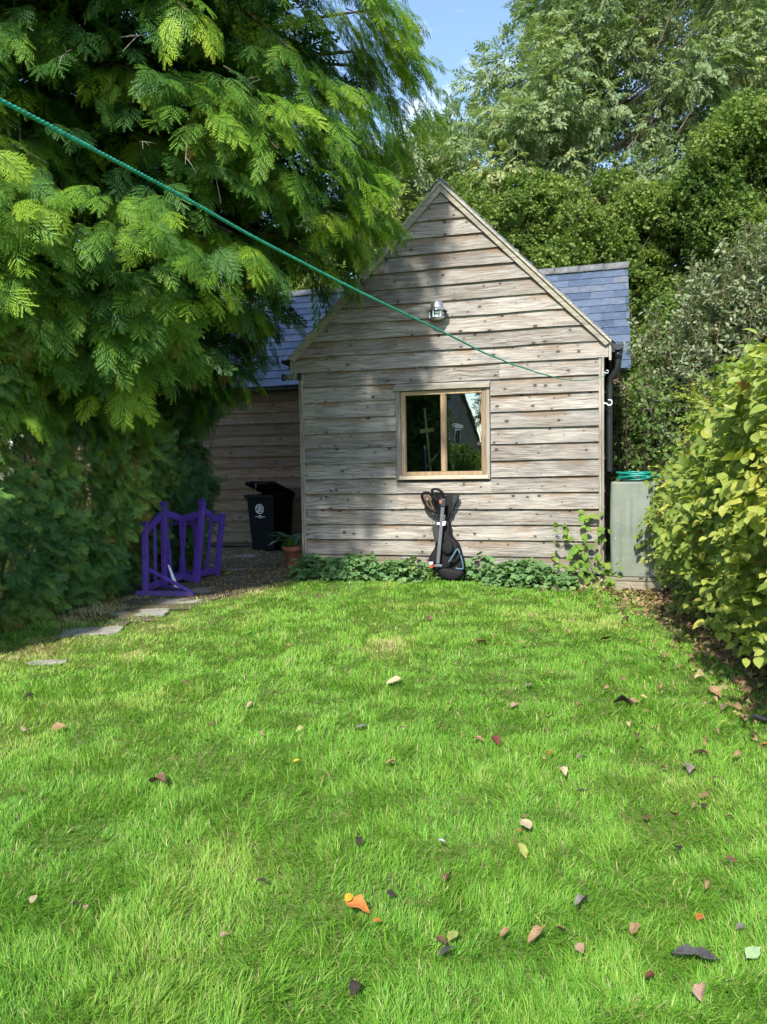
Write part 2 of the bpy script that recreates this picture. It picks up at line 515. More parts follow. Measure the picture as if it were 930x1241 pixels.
def glass_mat():
    t = NT('window_glass')
    wob = t.noise(t.coord(), 2.2, 2)
    nrm = t.bump(wob, 0.03, 0.02)
    gl = t.n('BsdfGlossy', ins={'Color': (0.92, 0.97, 0.96, 1), 'Roughness': 0.0, 'Normal': nrm}).outputs[0]
    tr = t.n('BsdfTransparent', ins={'Color': (0.80, 0.86, 0.84, 1)}).outputs[0]
    fr = t.n('Fresnel', ins={'IOR': 1.52}).outputs[0]
    fac = t.math('ADD', 0.10, t.math('MULTIPLY', fr, 2.2), clamp=True)
    return t.done(t.n('MixShader', ins={0: fac, 1: tr, 2: gl}).outputs[0])
M['glass'] = glass_mat()


def stone_mat(name, a, b, sc=6):
    t = NT(name); co = t.coord()
    nz = t.noise(co, sc, 8, 0.65); fine = t.noise(co, sc * 9, 4, 0.6)
    c = t.ramp(nz, [(0.28, a), (0.72, b)])
    c = t.mix(0.5, c, t.ramp(fine, [(0.3, (0.55, 0.55, 0.52)), (0.7, (1, 1, 1))]), 'MULTIPLY')
    moss = t.noise(co, sc * 0.6, 4)
    c = t.mix(t.math('MULTIPLY', t.ramp(moss, [(0.56, (0, 0, 0)), (0.7, (1, 1, 1))]), 0.5), c, (0.075, 0.095, 0.03))
    return t.done(t.pbr(c, 0.9, 0, t.bump(t.math('ADD', nz, t.math('MULTIPLY', fine, 0.4)), 0.6, 0.015), 0.25))
M['slab'] = stone_mat('grey_paving_stone', (0.19, 0.18, 0.15), (0.40, 0.38, 0.325))
M['cotswold'] = stone_mat('yellow_limestone', (0.30, 0.235, 0.13), (0.50, 0.41, 0.26), 8)
M['wallstone'] = stone_mat('grey_house_stone', (0.17, 0.155, 0.13), (0.30, 0.27, 0.225), 3)


def ground_mat(name, a, b, c2, sc=3.0):
    t = NT(name); co = t.coord('Object')
    n1 = t.noise(co, sc, 7, 0.65); n2 = t.noise(co, sc * 14, 5, 0.6); n3 = t.noise(co, sc * 0.35, 3)
    c = t.ramp(n2, [(0.3, a), (0.7, b)])
    c = t.mix(t.ramp(n1, [(0.4, (0, 0, 0)), (0.65, (1, 1, 1))]), c, c2)
    return t.done(t.pbr(c, 0.95, 0, t.bump(n2, 0.8, 0.02), 0.2))
M['thatch'] = ground_mat('lawn_soil_and_moss', (0.060, 0.090, 0.020), (0.115, 0.175, 0.035), (0.13, 0.135, 0.045))
M['dirt'] = ground_mat('dark_gritty_path', (0.055, 0.042, 0.030), (0.20, 0.16, 0.115), (0.10, 0.085, 0.055))

M['grass'] = None


def grass_mat():
    t = NT('grass_blade')
    tint = t.attr('tint'); lx = t.attr('lx')
    col = t.ramp(tint, [(0.0, (0.060, 0.155, 0.018)), (0.35, (0.120, 0.295, 0.028)), (0.62, (0.20, 0.395, 0.044)), (0.82, (0.31, 0.42, 0.075)), (0.90, (0.42, 0.40, 0.15)), (1.0, (0.48, 0.40, 0.22))])
    p = t.pbr(col, 0.48, 0, None, 0.28)
    tr = t.n('BsdfTranslucent', ins={'Color': t.mix(1.0, col, (1.1, 1.25, 0.5), 'MULTIPLY')}).outputs[0]
    return t.done(t.n('MixShader', ins={0: 0.36, 1: p, 2: tr}).outputs[0])
M['grass'] = grass_mat()

M['conifer'] = leaf_mat('cypress_frond', [(0.0, (0.020, 0.064, 0.024)), (0.40, (0.060, 0.160, 0.034)), (0.68, (0.17, 0.32, 0.034)), (0.95, (0.40, 0.54, 0.04)), (1.0, (0.28, 0.14, 0.045))], 0.5, 0.40, spec=0.22)
M['hedgefrond'] = leaf_mat('cypress_hedge_frond', [(0.0, (0.026, 0.075, 0.034)), (0.40, (0.065, 0.165, 0.058)), (0.68, (0.13, 0.27, 0.065)), (0.95, (0.30, 0.43, 0.07)), (1.0, (0.28, 0.14, 0.045))], 0.5, 0.18, spec=0.3)
M['ash'] = leaf_mat('grey_green_leaf', [(0.0, (0.10, 0.165, 0.065)), (0.5, (0.185, 0.265, 0.115)), (0.85, (0.29, 0.37, 0.175)), (1.0, (0.36, 0.39, 0.15))], 0.5, 0.40, spec=0.3)
M['ivy'] = leaf_mat('ivy_leaf', [(0.0, (0.06, 0.12, 0.030)), (0.45, (0.14, 0.225, 0.052)), (0.8, (0.27, 0.35, 0.09)), (1.0, (0.34, 0.385, 0.11))], 0.6, 0.45, spec=0.2)
M['yellowtree'] = leaf_mat('yellow_green_leaf', [(0.0, (0.10, 0.15, 0.03)), (0.6, (0.18, 0.25, 0.05)), (1.0, (0.29, 0.32, 0.07))], 0.5, 0.4)
M['elaeagnus'] = leaf_mat('silvery_shrub_leaf', [(0.0, (0.07, 0.12, 0.052)), (0.5, (0.16, 0.225, 0.10)), (0.85, (0.28, 0.335, 0.155)), (1.0, (0.37, 0.34, 0.17))], 0.5, 0.28, spec=0.3, back=(0.22, 0.26, 0.15))
M['hedge'] = leaf_mat('hedge_leaf', [(0.0, (0.07, 0.155, 0.028)), (0.38, (0.20, 0.31, 0.050)), (0.66, (0.38, 0.455, 0.080)), (0.93, (0.60, 0.56, 0.11)), (1.0, (0.32, 0.17, 0.05))], 0.42, 0.36, 0.35, spec=0.45)
M['cover'] = leaf_mat('ground_cover_leaf', [(0.0, (0.075, 0.19, 0.065)), (0.6, (0.17, 0.32, 0.11)), (0.95, (0.30, 0.42, 0.13)), (1.0, (0.35, 0.32, 0.06))], 0.55, 0.3, 0.2)
M['climber'] = leaf_mat('climber_leaf', [(0.0, (0.09, 0.20, 0.03)), (0.7, (0.19, 0.34, 0.045)), (1.0, (0.30, 0.36, 0.06))], 0.45, 0.38, 0.3)
M['pothouse'] = leaf_mat('broad_pot_leaf', [(0.0, (0.03, 0.10, 0.04)), (0.7, (0.06, 0.17, 0.06)), (1.0, (0.14, 0.30, 0.03))], 0.3, 0.25, 0.15)
M['litter'] = leaf_mat('dead_leaf', [(0.0, (0.065, 0.038, 0.022)), (0.4, (0.17, 0.095, 0.05)), (0.75, (0.33, 0.21, 0.11)), (0.95, (0.44, 0.34, 0.19)), (1.0, (0.36, 0.38, 0.08))], 0.75, 0.2, 0.15)
# ----------------------------------------------------------------------------
# timber building: gable wing in front, long wing behind
# ----------------------------------------------------------------------------
shed = empty('timber_outbuilding', (WO[0], WO[1], 0), -WA,
             'weathered timber outbuilding with steep gable and blue grey slate roof beyond the lawn', 'outbuilding')
L = 3.94
APEX = (1.974, 5.035)
EAVE_R, EAVE_L = (4.03, 2.935), (-0.125, 2.955)
ROW = 0.2035
WIN = (1.335, 2.575, 1.262, 2.505)        # opening in the boarding incl. trims


def slope_limits(z):
    """u-limits of the boarding under the verge at height z"""
    k = (APEX[1] - z)
    kl = (APEX[0] - EAVE_L[0]) / (APEX[1] - EAVE_L[1]); kr = (EAVE_R[0] - APEX[0]) / (APEX[1] - EAVE_R[1])
    return APEX[0] - k * kl, APEX[0] + k * kr


def boards(rows, seg=0.16, lap=0.028, proud=0.042, thin=0.007, out=(0, -1), flip=False, seed=0):
    """rows: (z0, z1, (ul0, ur0) at z0, (ul1, ur1) at z1, rnd). Feather-edge boards, outer side towards -v."""
    rg = np.random.default_rng(seed)
    V = []; Fs = []; A = []; BV = []; base = 0
    for (z0, z1, e0, e1, rnd) in rows:
        n = max(2, int((e0[1] - e0[0]) / seg))
        ts = np.linspace(0, 1, n + 1)
        wob = 0.0065; ph = rg.random() * 50
        for t in ts:
            ub = e0[0] + (e0[1] - e0[0]) * t; ut = e1[0] + (e1[1] - e1[0]) * t
            dz = (float(vnoise(np.array(ub * 1.9 + ph), np.array(ph))) - 0.5) * 2 * wob
            dv = (float(vnoise(np.array(ub * 1.1 + ph), np.array(ph + 9.3))) - 0.5) * 0.012
            V += [(ub, -proud + dv, z0 + dz), (ub, -0.001 + dv, z0 + dz), (ut, -thin + dv * 0.3, z1 + lap * 0.0), (ut, 0.0, z1)]
            A += [rnd] * 4; BV += [0.0, 0.0, 1.0, 1.0]
        for i in range(n):
            a = base + 4 * i; b = a + 4
            Fs += [(a, b, b + 2, a + 2), (a + 1, b + 1, b, a)]
        Fs += [(base, base + 2, base + 3, base + 1)]
        e = base + 4 * n
        Fs += [(e, e + 1, e + 3, e + 2)]
        base += 4 * (n + 1)
    return V, Fs, A, BV


def boards_obj(name, V, Fs, A, BV, mat, parent, xf=None):
    me = bpy.data.meshes.new(name); me.from_pydata([xf(p) for p in V] if xf else V, [], Fs)
    for k, a in (('rnd', A), ('bv', BV)):
        me.attributes.new(k, 'FLOAT', 'POINT').data.foreach_set('value', np.array(a, np.float32))
    me.update()
    return link(name, me, mat, parent)


rows = []
rb = random.Random(3)
k = 0
z = 0.105
while z < APEX[1] - 0.14:
    h = ROW + rb.uniform(-0.006, 0.006)
    z1 = min(z + h, APEX[1] - 0.03)
    if z < 2.70:
        e0, e1 = (0.045, L - 0.045), (0.045, L - 0.045)
    elif z < 2.90:
        e0, e1 = (-0.10, L + 0.065), (-0.10, L + 0.065)
    else:
        e0 = slope_limits(z); e1 = slope_limits(z1)
        e0 = (e0[0] + 0.02, e0[1] - 0.02); e1 = (e1[0] + 0.02, e1[1] - 0.02)
    top = min(z1 + 0.028, APEX[1] - 0.02)
    if z >= 2.90:
        e1 = slope_limits(top); e1 = (min(e1[0] + 0.02, APEX[0] - 0.01), max(e1[1] - 0.02, APEX[0] + 0.01))

    def put(a0, a1, zz0, zz1):
        rows.append((zz0, zz1, (a0, a1), (a0, a1), rb.random()))
    if z1 > WIN[2] + 0.02 and z < WIN[3] - 0.03 and z < 2.70:
        put(e0[0], WIN[0], z, top); put(WIN[1], e0[1], z, top)
        if z < WIN[2] - 0.02: put(WIN[0], WIN[1], z, WIN[2])
        if top > WIN[3] + 0.02: put(WIN[0], WIN[1], WIN[3], top)
    else:
        j = rb.random()
        if j < 0.22 and z < 4.0:          # butt joint
            m = e0[0] + (e0[1] - e0[0]) * rb.uniform(0.3, 0.7)
            rows.append((z, top, (e0[0], m - 0.0015), (e1[0], m - 0.0015), rb.random()))
            rows.append((z, top, (m + 0.0015, e0[1]), (m + 0.0015, e1[1]), rb.random()))
        else:
            rows.append((z, top, e0, e1, rb.random()))
    z = z1
V, Fs, A, BV = boards(rows, seed=4)
boards_obj('gable_wall', V, Fs, A, BV, M['board'], shed)

# inner skin of the gable wing with the window hole, floor and side walls
DEP = 3.40                                    # v of the long wing's front wall
mb = MB()
mb.box((0.03, 0.004, 0.08), (WIN[0] + 0.05, 0.06, 2.95))
mb.box((WIN[1] - 0.05, 0.004, 0.08), (L - 0.03, 0.06, 2.95))
mb.box((WIN[0] + 0.05, 0.004, 0.08), (WIN[1] - 0.05, 0.06, WIN[2] + 0.04))
mb.box((WIN[0] + 0.05, 0.004, WIN[3] - 0.04), (WIN[1] - 0.05, 0.06, 2.95))
mb.add([(0.1, 0.004, 2.95), (3.84, 0.004, 2.95), (APEX[0], 0.004, 4.93), (0.1, 0.06, 2.95), (3.84, 0.06, 2.95), (APEX[0], 0.06, 4.93)],
       [(0, 1, 2), (5, 4, 3), (0, 2, 5, 3), (1, 4, 5, 2)])
mb.box((0.07, 0.07, 0.06), (3.86, 3.2, 0.09))
mb.box((0.07, 3.2, 0.06), (3.86, 3.25, 3.0))
mb.build('inner_lining', M['inside'], shed)


def side_rows(u0, u1, top_z, seed, step=ROW):
    r = random.Random(seed); out = []; z = 0.10
    while z < top_z:
        z1 = z + step + r.uniform(-0.005, 0.005)
        out.append((z, min(z1 + 0.028, top_z + 0.03), (u0, u1), (u0, u1), r.random())); z = z1
    return out

V, Fs, A, BV = boards(side_rows(0.02, DEP - 0.03, 2.85, 8), seed=9)
boards_obj('side_wall', V, Fs, A, BV, M['board_shade'], shed, lambda p: (L - p[1] - 0.02, p[0] + 0.02, p[2]))
V, Fs, A, BV = boards(side_rows(0.02, DEP - 0.03, 2.85, 18), seed=19)
boards_obj('side_wall', V, Fs, A, BV, M['board_shade'], shed, lambda p: (p[1] + 0.02, DEP - p[0], p[2]))
for x in (0.035, L - 0.06):
    mb = MB().box((x, 0.08, 0.1), (x + 0.02, DEP, 2.95)); mb.build('side_lining', M['inside'], shed)
# long wing front wall (left and right of the gable wing)
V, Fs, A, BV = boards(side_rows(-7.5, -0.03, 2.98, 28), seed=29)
boards_obj('long_wing_wall', V, Fs, A, BV, M['board_shade'], shed, lambda p: (p[0], p[1] + DEP, p[2]))
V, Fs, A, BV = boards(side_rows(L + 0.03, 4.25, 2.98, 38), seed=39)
boards_obj('long_wing_wall', V, Fs, A, BV, M['board_shade'], shed, lambda p: (p[0], p[1] + DEP, p[2]))
mb = MB().box((-7.5, DEP + 0.01, 0.02), (4.25, DEP + 0.08, 3.0)).box((-7.5, DEP + 4.2, 0.02), (4.25, DEP + 4.28, 3.0))
mb.box((4.17, DEP + 0.08, 0.02), (4.25, DEP + 4.2, 3.0)).box((-7.5, DEP + 0.08, 0.02), (-7.42, DEP + 4.2, 3.0))
mb.add([(4.17, DEP + 0.05, 3.0), (4.17, DEP + 4.2, 3.0), (4.17, DEP + 2.1, 5.0), (4.25, DEP + 0.05, 3.0), (4.25, DEP + 4.2, 3.0), (4.25, DEP + 2.1, 5.0)],
       [(0, 2, 1), (3, 4, 5), (0, 3, 5, 2), (1, 2, 5, 4)])
mb.build('inner_lining', M['inside'], shed)

# corner posts: two battens each, light timber
for x, s in ((-0.012, 1), (L + 0.012, -1)):
    mb = MB()
    a, b = sorted((x, x + s * 0.030)); mb.box((a, -0.050, 0.085), (b, 0.06, 2.735), rnd=0.31)
    a, b = sorted((x + s * 0.032, x + s * 0.062)); mb.box((a, -0.040, 0.10), (b, 0.02, 2.725), rnd=0.77)
    mb.build('corner_post', M['post'], shed, bevel=0.003)
# boxed eaves ends
for x0, x1 in ((-0.13, -0.105), (L + 0.07, L + 0.098)):
    mb = MB().box((x0, -0.045, 2.70), (x1, 0.10, 2.915), rnd=0.4); mb.build('eaves_end_board', M['post'], shed, bevel=0.003)

# barge boards along the verge
for (eu, ez) in (EAVE_L, EAVE_R):
    mb = MB()
    p = Vector((eu, 0, ez)); q = Vector((APEX[0], 0, APEX[1])); d = (q - p).normalized()
    n = Vector((-d.z, 0, d.x));
    if n.z < 0: n = -n
    off = n * -0.028
    V = []
    # outline of the board in the wall plane, mitred at the apex
    bw = 0.088
    a0 = p + off * 0; a1 = q
    lo0 = p - n * bw; lo1 = q - Vector((0, 0, bw / abs(n.z)))
    s0 = (p + d * -0.02)
    quad = [s0, a1, lo1, Vector((lo0.x, 0, lo0.z))]
    for y in (-0.068, -0.040):
        for t in quad: V.append((t.x, y, t.z))
    mb.add(V, [(0, 1, 2, 3), (7, 6, 5, 4), (0, 4, 5, 1), (1, 5, 6, 2), (2, 6, 7, 3), (3, 7, 4, 0)], rnd=0.2 if eu < 1 else 0.6)
    # thin cover strip on the outer edge
    sp = [s0 + n * 0.004, a1 + Vector((0, 0, 0.005)), a1 - Vector((0, 0, 0.035)), s0 - n * 0.024]
    V = []
    for y in (-0.092, -0.070):
        for t in sp: V.append((t.x, y, t.z))
    mb.add(V, [(0, 1, 2, 3), (7, 6, 5, 4), (0, 4, 5, 1), (1, 5, 6, 2), (2, 6, 7, 3), (3, 7, 4, 0)], rnd=0.9)
    mb.build('barge_board', M['barge'], shed, bevel=0.003)


def slate_slope(name, origin, along, upv, length, run, course=0.232, width=0.40, seed=0, thick=0.010):
    """slates as small tilted plates: rows step up along upv"""
    r = random.Random(seed); mb = MB()
    o = Vector(origin); a = Vector(along).normalized(); s = Vector(upv).normalized(); n = a.cross(s)
    if n.z < 0: n = -n
    # roof deck below the slates
    V = []
    for lift in (-0.06, -0.012):
        for (i, j) in ((0, 0), (1, 0), (1, 1), (0, 1)): V.append(o + a * (length * i) + s * (run * j) + n * lift)
    mb.add(V, [(0, 3, 2, 1), (4, 5, 6, 7), (0, 1, 5, 4), (1, 2, 6, 5), (2, 3, 7, 6), (3, 0, 4, 7)], 0.1)
    rows_n = int(math.ceil(run / course))
    for k in range(rows_n):
        x = -(width / 2 if k % 2 else 0)
        while x < length - 0.001:
            x0 = max(0, x); x1 = min(length, x + width); x += width
            if x1 - x0 < 0.02: continue
            y0 = k * course - 0.02; y1 = min(run, y0 + course * 1.35)
            if y1 - y0 < 0.03: continue
            l0 = 0.020 + r.uniform(-0.002, 0.003); l1 = 0.004
            g = 0.0022
            dy = r.uniform(-0.004, 0.004)
            P = []
            for (xx, yy, ll) in ((x0 + g, y0 + dy, l0), (x1 - g, y0 + dy + r.uniform(-.002, .002), l0), (x1 - g, y1, l1), (x0 + g, y1, l1)):
                P.append((xx, yy, ll))
            V = [o + a * q[0] + s * q[1] + n * (q[2] - thick) for q in P] + [o + a * q[0] + s * q[1] + n * q[2] for q in P]
            mb.add(V, [(0, 3, 2, 1), (4, 5, 6, 7), (0, 1, 5, 4), (1, 2, 6, 5), (2, 3, 7, 6), (3, 0, 4, 7)], r.random())
    return mb.build(name, M['slate'], shed)


# gable wing slopes
for i, (eu, ez) in enumerate((EAVE_L, EAVE_R)):
    p = Vector((eu, 0, ez)); q = Vector((APEX[0], 0, APEX[1]))
    d = q - p
    n = Vector((-d.z, 0, d.x)).normalized()
    if n.z < 0: n = -n
    o = p - d.normalized() * 0.03 + n * 0.010
    slate_slope('roof', (o.x, -0.036, o.z), (0, 1, 0), d, 5.2, d.length + 0.07, seed=40 + i)
mb = MB()
for kk in range(11):
    y0 = -0.035 + kk * 0.46
    pts = []
    for (yy, rr) in ((y0, 0.0), (y0 + 0.45, -0.004)):
        for t in np.linspace(-1, 1, 7):
            pts.append((APEX[0] + t * 0.13, yy, APEX[1] + 0.055 + rr - abs(t) ** 1.3 * 0.125))
    mb.add(pts, [(i, i + 1, 8 + i, 7 + i) for i in range(6)], rb.random())
rdg = mb.build('ridge_tiles', M['lead'], shed, smooth=True)
so = rdg.modifiers.new('thick', 'SOLIDIFY'); so.thickness = 0.02
# long wing slopes
RZ, EZ = 5.13, 2.98
V0, V1 = DEP - 0.16, DEP + 2.1
slate_slope('roof', (-7.7, V0, EZ), (1, 0, 0), (0, V1 - V0, RZ - EZ), 12.06, math.hypot(V1 - V0, RZ - EZ), seed=50)
slate_slope('roof', (4.36, DEP + 4.36, EZ), (-1, 0, 0), (0, -(V1 - V0), RZ - EZ), 12.06, math.hypot(V1 - V0, RZ - EZ), seed=51)
mb = MB()
for kk in range(27):
    x1 = 4.37 - kk * 0.45; x0 = x1 - 0.44
    pts = []
    for xx in (x0, x1):
        for t in np.linspace(-1, 1, 7):
            pts.append((xx, V1 + t * 0.11, RZ + 0.060 + (0.006 if xx == x1 else 0) - abs(t) ** 1.3 * 0.13))
    mb.add(pts, [(i, i + 1, 8 + i, 7 + i) for i in range(6)], rb.random())
rdg = mb.build('ridge_tiles', M['lead'], shed, smooth=True)
so = rdg.modifiers.new('thick', 'SOLIDIFY'); so.thickness = 0.02

# rain gutters: half round runs with closed ends, brackets and a downpipe at the right
def gutter(name, p, q, r=0.062):
    p = Vector(p); q = Vector(q); d = (q - p).normalized(); s = d.cross(Vector((0, 0, 1))).normalized()
    V = []; N = 10
    for c in (p, q):
        for rr in (r, r - 0.006):
            for i in range(N + 1):
                t = PI + PI * i / N
                V.append(c + s * math.cos(t) * rr + Vector((0, 0, math.sin(t) * rr)))
    m = N + 1; Fs = []
    for i in range(N):
        Fs += [(i, i + 1, 2 * m + i + 1, 2 * m + i), (m + i + 1, m + i, 3 * m + i, 3 * m + i + 1)]
        Fs += [(i + 1, i, m + i, m + i + 1), (2 * m + i, 2 * m + i + 1, 3 * m + i + 1, 3 * m + i)]
    Fs += [(0, 2 * m, 3 * m, m), (N, m + N, 3 * m + N, 2 * m + N)]
    mb = MB(); mb.add(V, Fs)
    for c, sg in ((p, 1), (q, -1)):           # end caps
        V = []
        for off in (-0.004, 0.004):
            for i in range(N + 1):
                t = PI + PI * i / N
                V.append(c + d * off + s * math.cos(t) * (r + 0.004) + Vector((0, 0, math.sin(t) * (r + 0.004) + 0.004)))
        mb.add(V, [tuple(range(m)), tuple(range(2 * m - 1, m - 1, -1))] + [(i + 1, i, m + i, m + i + 1) for i in range(N)] + [(0, N, m + N, m)])
    return mb.build(name, M['blackplastic'], shed, smooth=False)

gutter('gutter', (L + 0.175, -0.02, 2.885), (L + 0.175, DEP - 0.2, 2.87), 0.066)
gutter('gutter', (-0.20, -0.02, 2.93), (-0.20, DEP - 0.2, 2.91))
gutter('gutter', (-7.6, DEP - 0.22, 2.93), (-0.30, DEP - 0.22, 2.92))
mb = MB()
mb.cyl((L + 0.175, 0.05, 2.83), (L + 0.175, 0.05, 2.72), 0.045, 0.04, 16)
mb.tube([(L + 0.175, 0.05, 2.73), (L + 0.17, 0.06, 2.62), (L + 0.09, 0.10, 2.50), (L + 0.075, 0.11, 2.38), (L + 0.075, 0.11, 1.36)], 0.036, 12)
mb.build('downpipe', M['blackplastic'], shed, smooth=True)
mb = MB().box((L + 0.09, -0.01, 2.80), (L + 0.14, 0.02, 2.91)).box((-0.165, -0.01, 2.80), (-0.125, 0.02, 2.985)); mb.build_each('gutter_bracket', M['blackplastic'], shed)
# fascias behind the gutters
mb = MB().box((-0.13, 0.10, 2.76), (-0.105, DEP, 2.95)).box((L + 0.07, 0.10, 2.74), (L + 0.095, DEP, 2.92)); mb.build_each('fascia', M['blackplastic'], shed)
# small metal bracket with black ends at the left corner
mb = MB().box((-0.19, -0.075, 2.655), (0.0, -0.055, 2.735)); br = mb.build('corner_bracket', M['galv'], shed, bevel=0.004)
mb = MB().box((-0.235, -0.10, 2.645), (-0.195, -0.05, 2.745)).box((0.0, -0.10, 2.65), (0.045, -0.052, 2.745)); mb.build_each('bracket_end', M['blackplastic'], br, bevel=0.006)
mb = MB()
for (x, zz) in ((-0.13, 2.70), (-0.07, 2.68), (-0.05, 2.715)): mb.cyl((x, -0.077, zz), (x, -0.085, zz), 0.011, n=10)
mb.build_each('bolt', M['galv'], br)

# stone pads under the sill at the corners and dark base
mb = MB()
rr = random.Random(5)
def rock(mb, c, s, seed):
    g = np.random.default_rng(seed)
    V = []; n = 12
    for k, (zz, q) in enumerate(((0, 0.9), (0.35, 1.0), (0.8, 0.98), (1.0, 0.80))):
        for i in range(n):
            t = 2 * PI * i / n
            e = 1.0 / max(abs(math.cos(t)), abs(math.sin(t))) ** 0.75
            w = q * e * (1 + g.uniform(-0.07, 0.07))
            V.append((c[0] + s[0] * 0.5 * w * math.cos(t), c[1] + s[1] * 0.5 * w * math.sin(t), c[2] + s[2] * (zz + g.uniform(-0.03, 0.03))))
    Fs = [(k * n + i, k * n + (i + 1) % n, (k + 1) * n + (i + 1) % n, (k + 1) * n + i) for k in range(3) for i in range(n)] + [tuple(range(3 * n, 4 * n))]
    mb.add(V, Fs, g.random())
rock(mb, (3.63, -0.03, -0.16), (0.40, 0.28, 0.25), 1); rock(mb, (3.93, 0.0, -0.16), (0.22, 0.26, 0.23), 2)
rock(mb, (0.10, 0.0, -0.08), (0.26, 0.28, 0.17), 3); rock(mb, (0.5, 0.06, -0.08), (0.4, 0.22, 0.16), 4)
for i in range(6): rock(mb, (0.95 + i * 0.45, 0.06, -0.12), (0.42, 0.22, 0.20), 10 + i)
mb.build('stone_footing', M['cotswold'], shed, bevel=0.012)

# hooks on the right corner post
def hook(u, z, s=1.0):
    pts = [(u, -0.03, z)]
    pts.append((u + 0.03 * s, -0.03, z))
    for t in np.linspace(-PI * 0.75, PI * 0.65, 11):
        pts.append((u + 0.062 * s + 0.032 * s * math.cos(t), -0.03, z + 0.008 + 0.034 * s * math.sin(t)))
    mb = MB().tube(pts, 0.0075 * s, 8); mb.cyl((u - 0.005, -0.03, z), (u + 0.008, -0.03, z), 0.016 * s)
    return mb.build('hook', M['white'], shed, smooth=True)
hook(L + 0.012, 2.555, 0.55); hook(L + 0.012, 2.185, 1.0)

# vent cowl on the gable
vu, vz = 1.925, 3.43
vent = MB()
vent.cyl((vu, 0.0, vz - 0.03), (vu, -0.12, vz - 0.03), 0.06, n=24)
vp = vent.build('vent_cowl', M['galv'], shed, smooth=False)
c = (vu, -0.13, vz)
MB().lathe([(0.0, 0.115), (0.05, 0.112), (0.072, 0.10), (0.082, 0.03), (0.086, 0.022), (0.134, -0.012), (0.136, -0.018), (0.085, 0.008), (0.0, 0.01)], c).build('cowl_cap', M['galv'], vp, smooth=True)
MB().lathe([(0.078, 0.01), (0.078, -0.03), (0.10, -0.052), (0.075, -0.056), (0.075, -0.088), (0.095, -0.10), (0.06, -0.112), (0.045, -0.125), (0, -0.125)], c).build('cowl_louvre', M['galv'], vp, smooth=True)
mb = MB()
for t in (0.6, 1.9, 3.3, 4.4, 5.4): mb.box((c[0] + 0.092 * math.cos(t) - 0.008, c[1] + 0.092 * math.sin(t) - 0.004, vz - 0.10), (c[0] + 0.092 * math.cos(t) + 0.008, c[1] + 0.092 * math.sin(t) + 0.004, vz + 0.0))
mb.build_each('cowl_strut', M['galv'], vp)

# window ---------------------------------------------------------------------
u0, u1, z0, z1 = 1.405, 2.515, 1.315, 2.435
wd = MB()
wd.box((u0, -0.030, z0 + 0.03), (u0 + 0.052, 0.05, z1), rnd=0.13); wd.box((u1 - 0.052, -0.030, z0 + 0.03), (u1, 0.05, z1), rnd=0.42)
wd.box((u0 + 0.052, -0.028, z1 - 0.052), (u1 - 0.052, 0.05, z1), rnd=0.8)
wd.box((u0 + 0.052, -0.030, z0 + 0.03), (u1 - 0.052, 0.05, z0 + 0.078), rnd=0.6)
wfr = wd.build('window', M['oak'], shed, bevel=0.004)
MB().box((1.937, -0.034, z0 + 0.0785), (1.995, 0.048, z1 - 0.0525), rnd=0.33).build('mullion', M['oak'], wfr, bevel=0.004)
for a, b in ((u0 + 0.052, 1.937), (1.995, u1 - 0.052)):
    MB().box((a, 0.006, z0 + 0.078), (b, 0.012, z1 - 0.052)).build('pane', M['glass'], wfr)
    bd = MB()
    bd.box((a, -0.006, z0 + 0.0785), (a + 0.010, 0.004, z1 - 0.0525)); bd.box((b - 0.010, -0.006, z0 + 0.0785), (b, 0.004, z1 - 0.0525))
    bd.build_each('glazing_bead', M['oak'], wfr)
MB().box((u0 - 0.03, -0.062, z0 - 0.024), (u1 + 0.03, 0.04, z0 + 0.028), rnd=0.5).build('sill', M['sill'], wfr, bevel=0.006)
tr = MB()
tr.box((u0 - 0.066, -0.040, z0 - 0.03), (u0 - 0.003, 0.02, z1 + 0.004), rnd=0.2); tr.box((u1 + 0.003, -0.040, z0 - 0.03), (u1 + 0.050, 0.02, z1 + 0.004), rnd=0.7)
tr.build_each('side_trim', M['post'], wfr, bevel=0.003)
MB().box((u0 - 0.085, -0.075, z1 + 0.007), (u1 + 0.056, 0.02, z1 + 0.062), rnd=0.55).build('head_trim', M['barge'], wfr, bevel=0.003)

# things inside the room, seen through the left pane
br = empty('broom', W(1.865, 0.34, 0.09), -WA, 'pale wooden handled tool with a crosspiece leaning inside the left window pane', 'broom')
MB().tube([(0.0, -0.02, 0.02), (-0.10, -0.20, 1.2), (-0.165, -0.27, 2.13)], 0.0145, 10).build('handle', M['handle'], br, smooth=True)
MB().bar((-0.235, -0.262, 1.83), (-0.045, -0.262, 1.845), 0.035, 0.05).build('crosspiece', M['handle'], br, bevel=0.006)
MB().bar((-0.145, -0.23, 1.37), (-0.02, -0.24, 1.50), 0.10, 0.03).bar((-0.05, -0.24, 1.49), (0.0, -0.24, 1.53), 0.05, 0.03).build('block', M['sill'], br, bevel=0.01)
bp = empty('blue_pole', W(1.66, 0.33, 0.09), -WA, 'thin blue painted pole standing low behind the left window pane', 'pole')
MB().tube([(0.03, 0.05, 0.0), (-0.015, -0.03, 1.62)], 0.012, 10).build('shaft', M['bluepole'], bp, smooth=True)
MB().lathe([(0, 0), (0.014, 0), (0.016, 0.03), (0.012, 0.05), (0, 0.05)], (-0.015, -0.03, 1.60)).build('end_cap', M['white'], bp, smooth=True)
bench = empty('work_bench', W(1.45, 1.2, 0.09), -WA, 'dim cluttered bench inside the room behind the window', 'bench')
MB().box((-0.9, -0.25, 1.02), (1.3, 0.3, 1.07)).build('top', M['handle'], bench, bevel=0.005)
for x in (-0.85, 1.2):
    for y in (-0.2, 0.22): MB().box((x, y, 0), (x + 0.06, y + 0.06, 1.02)).build('leg', M['handle'], bench)
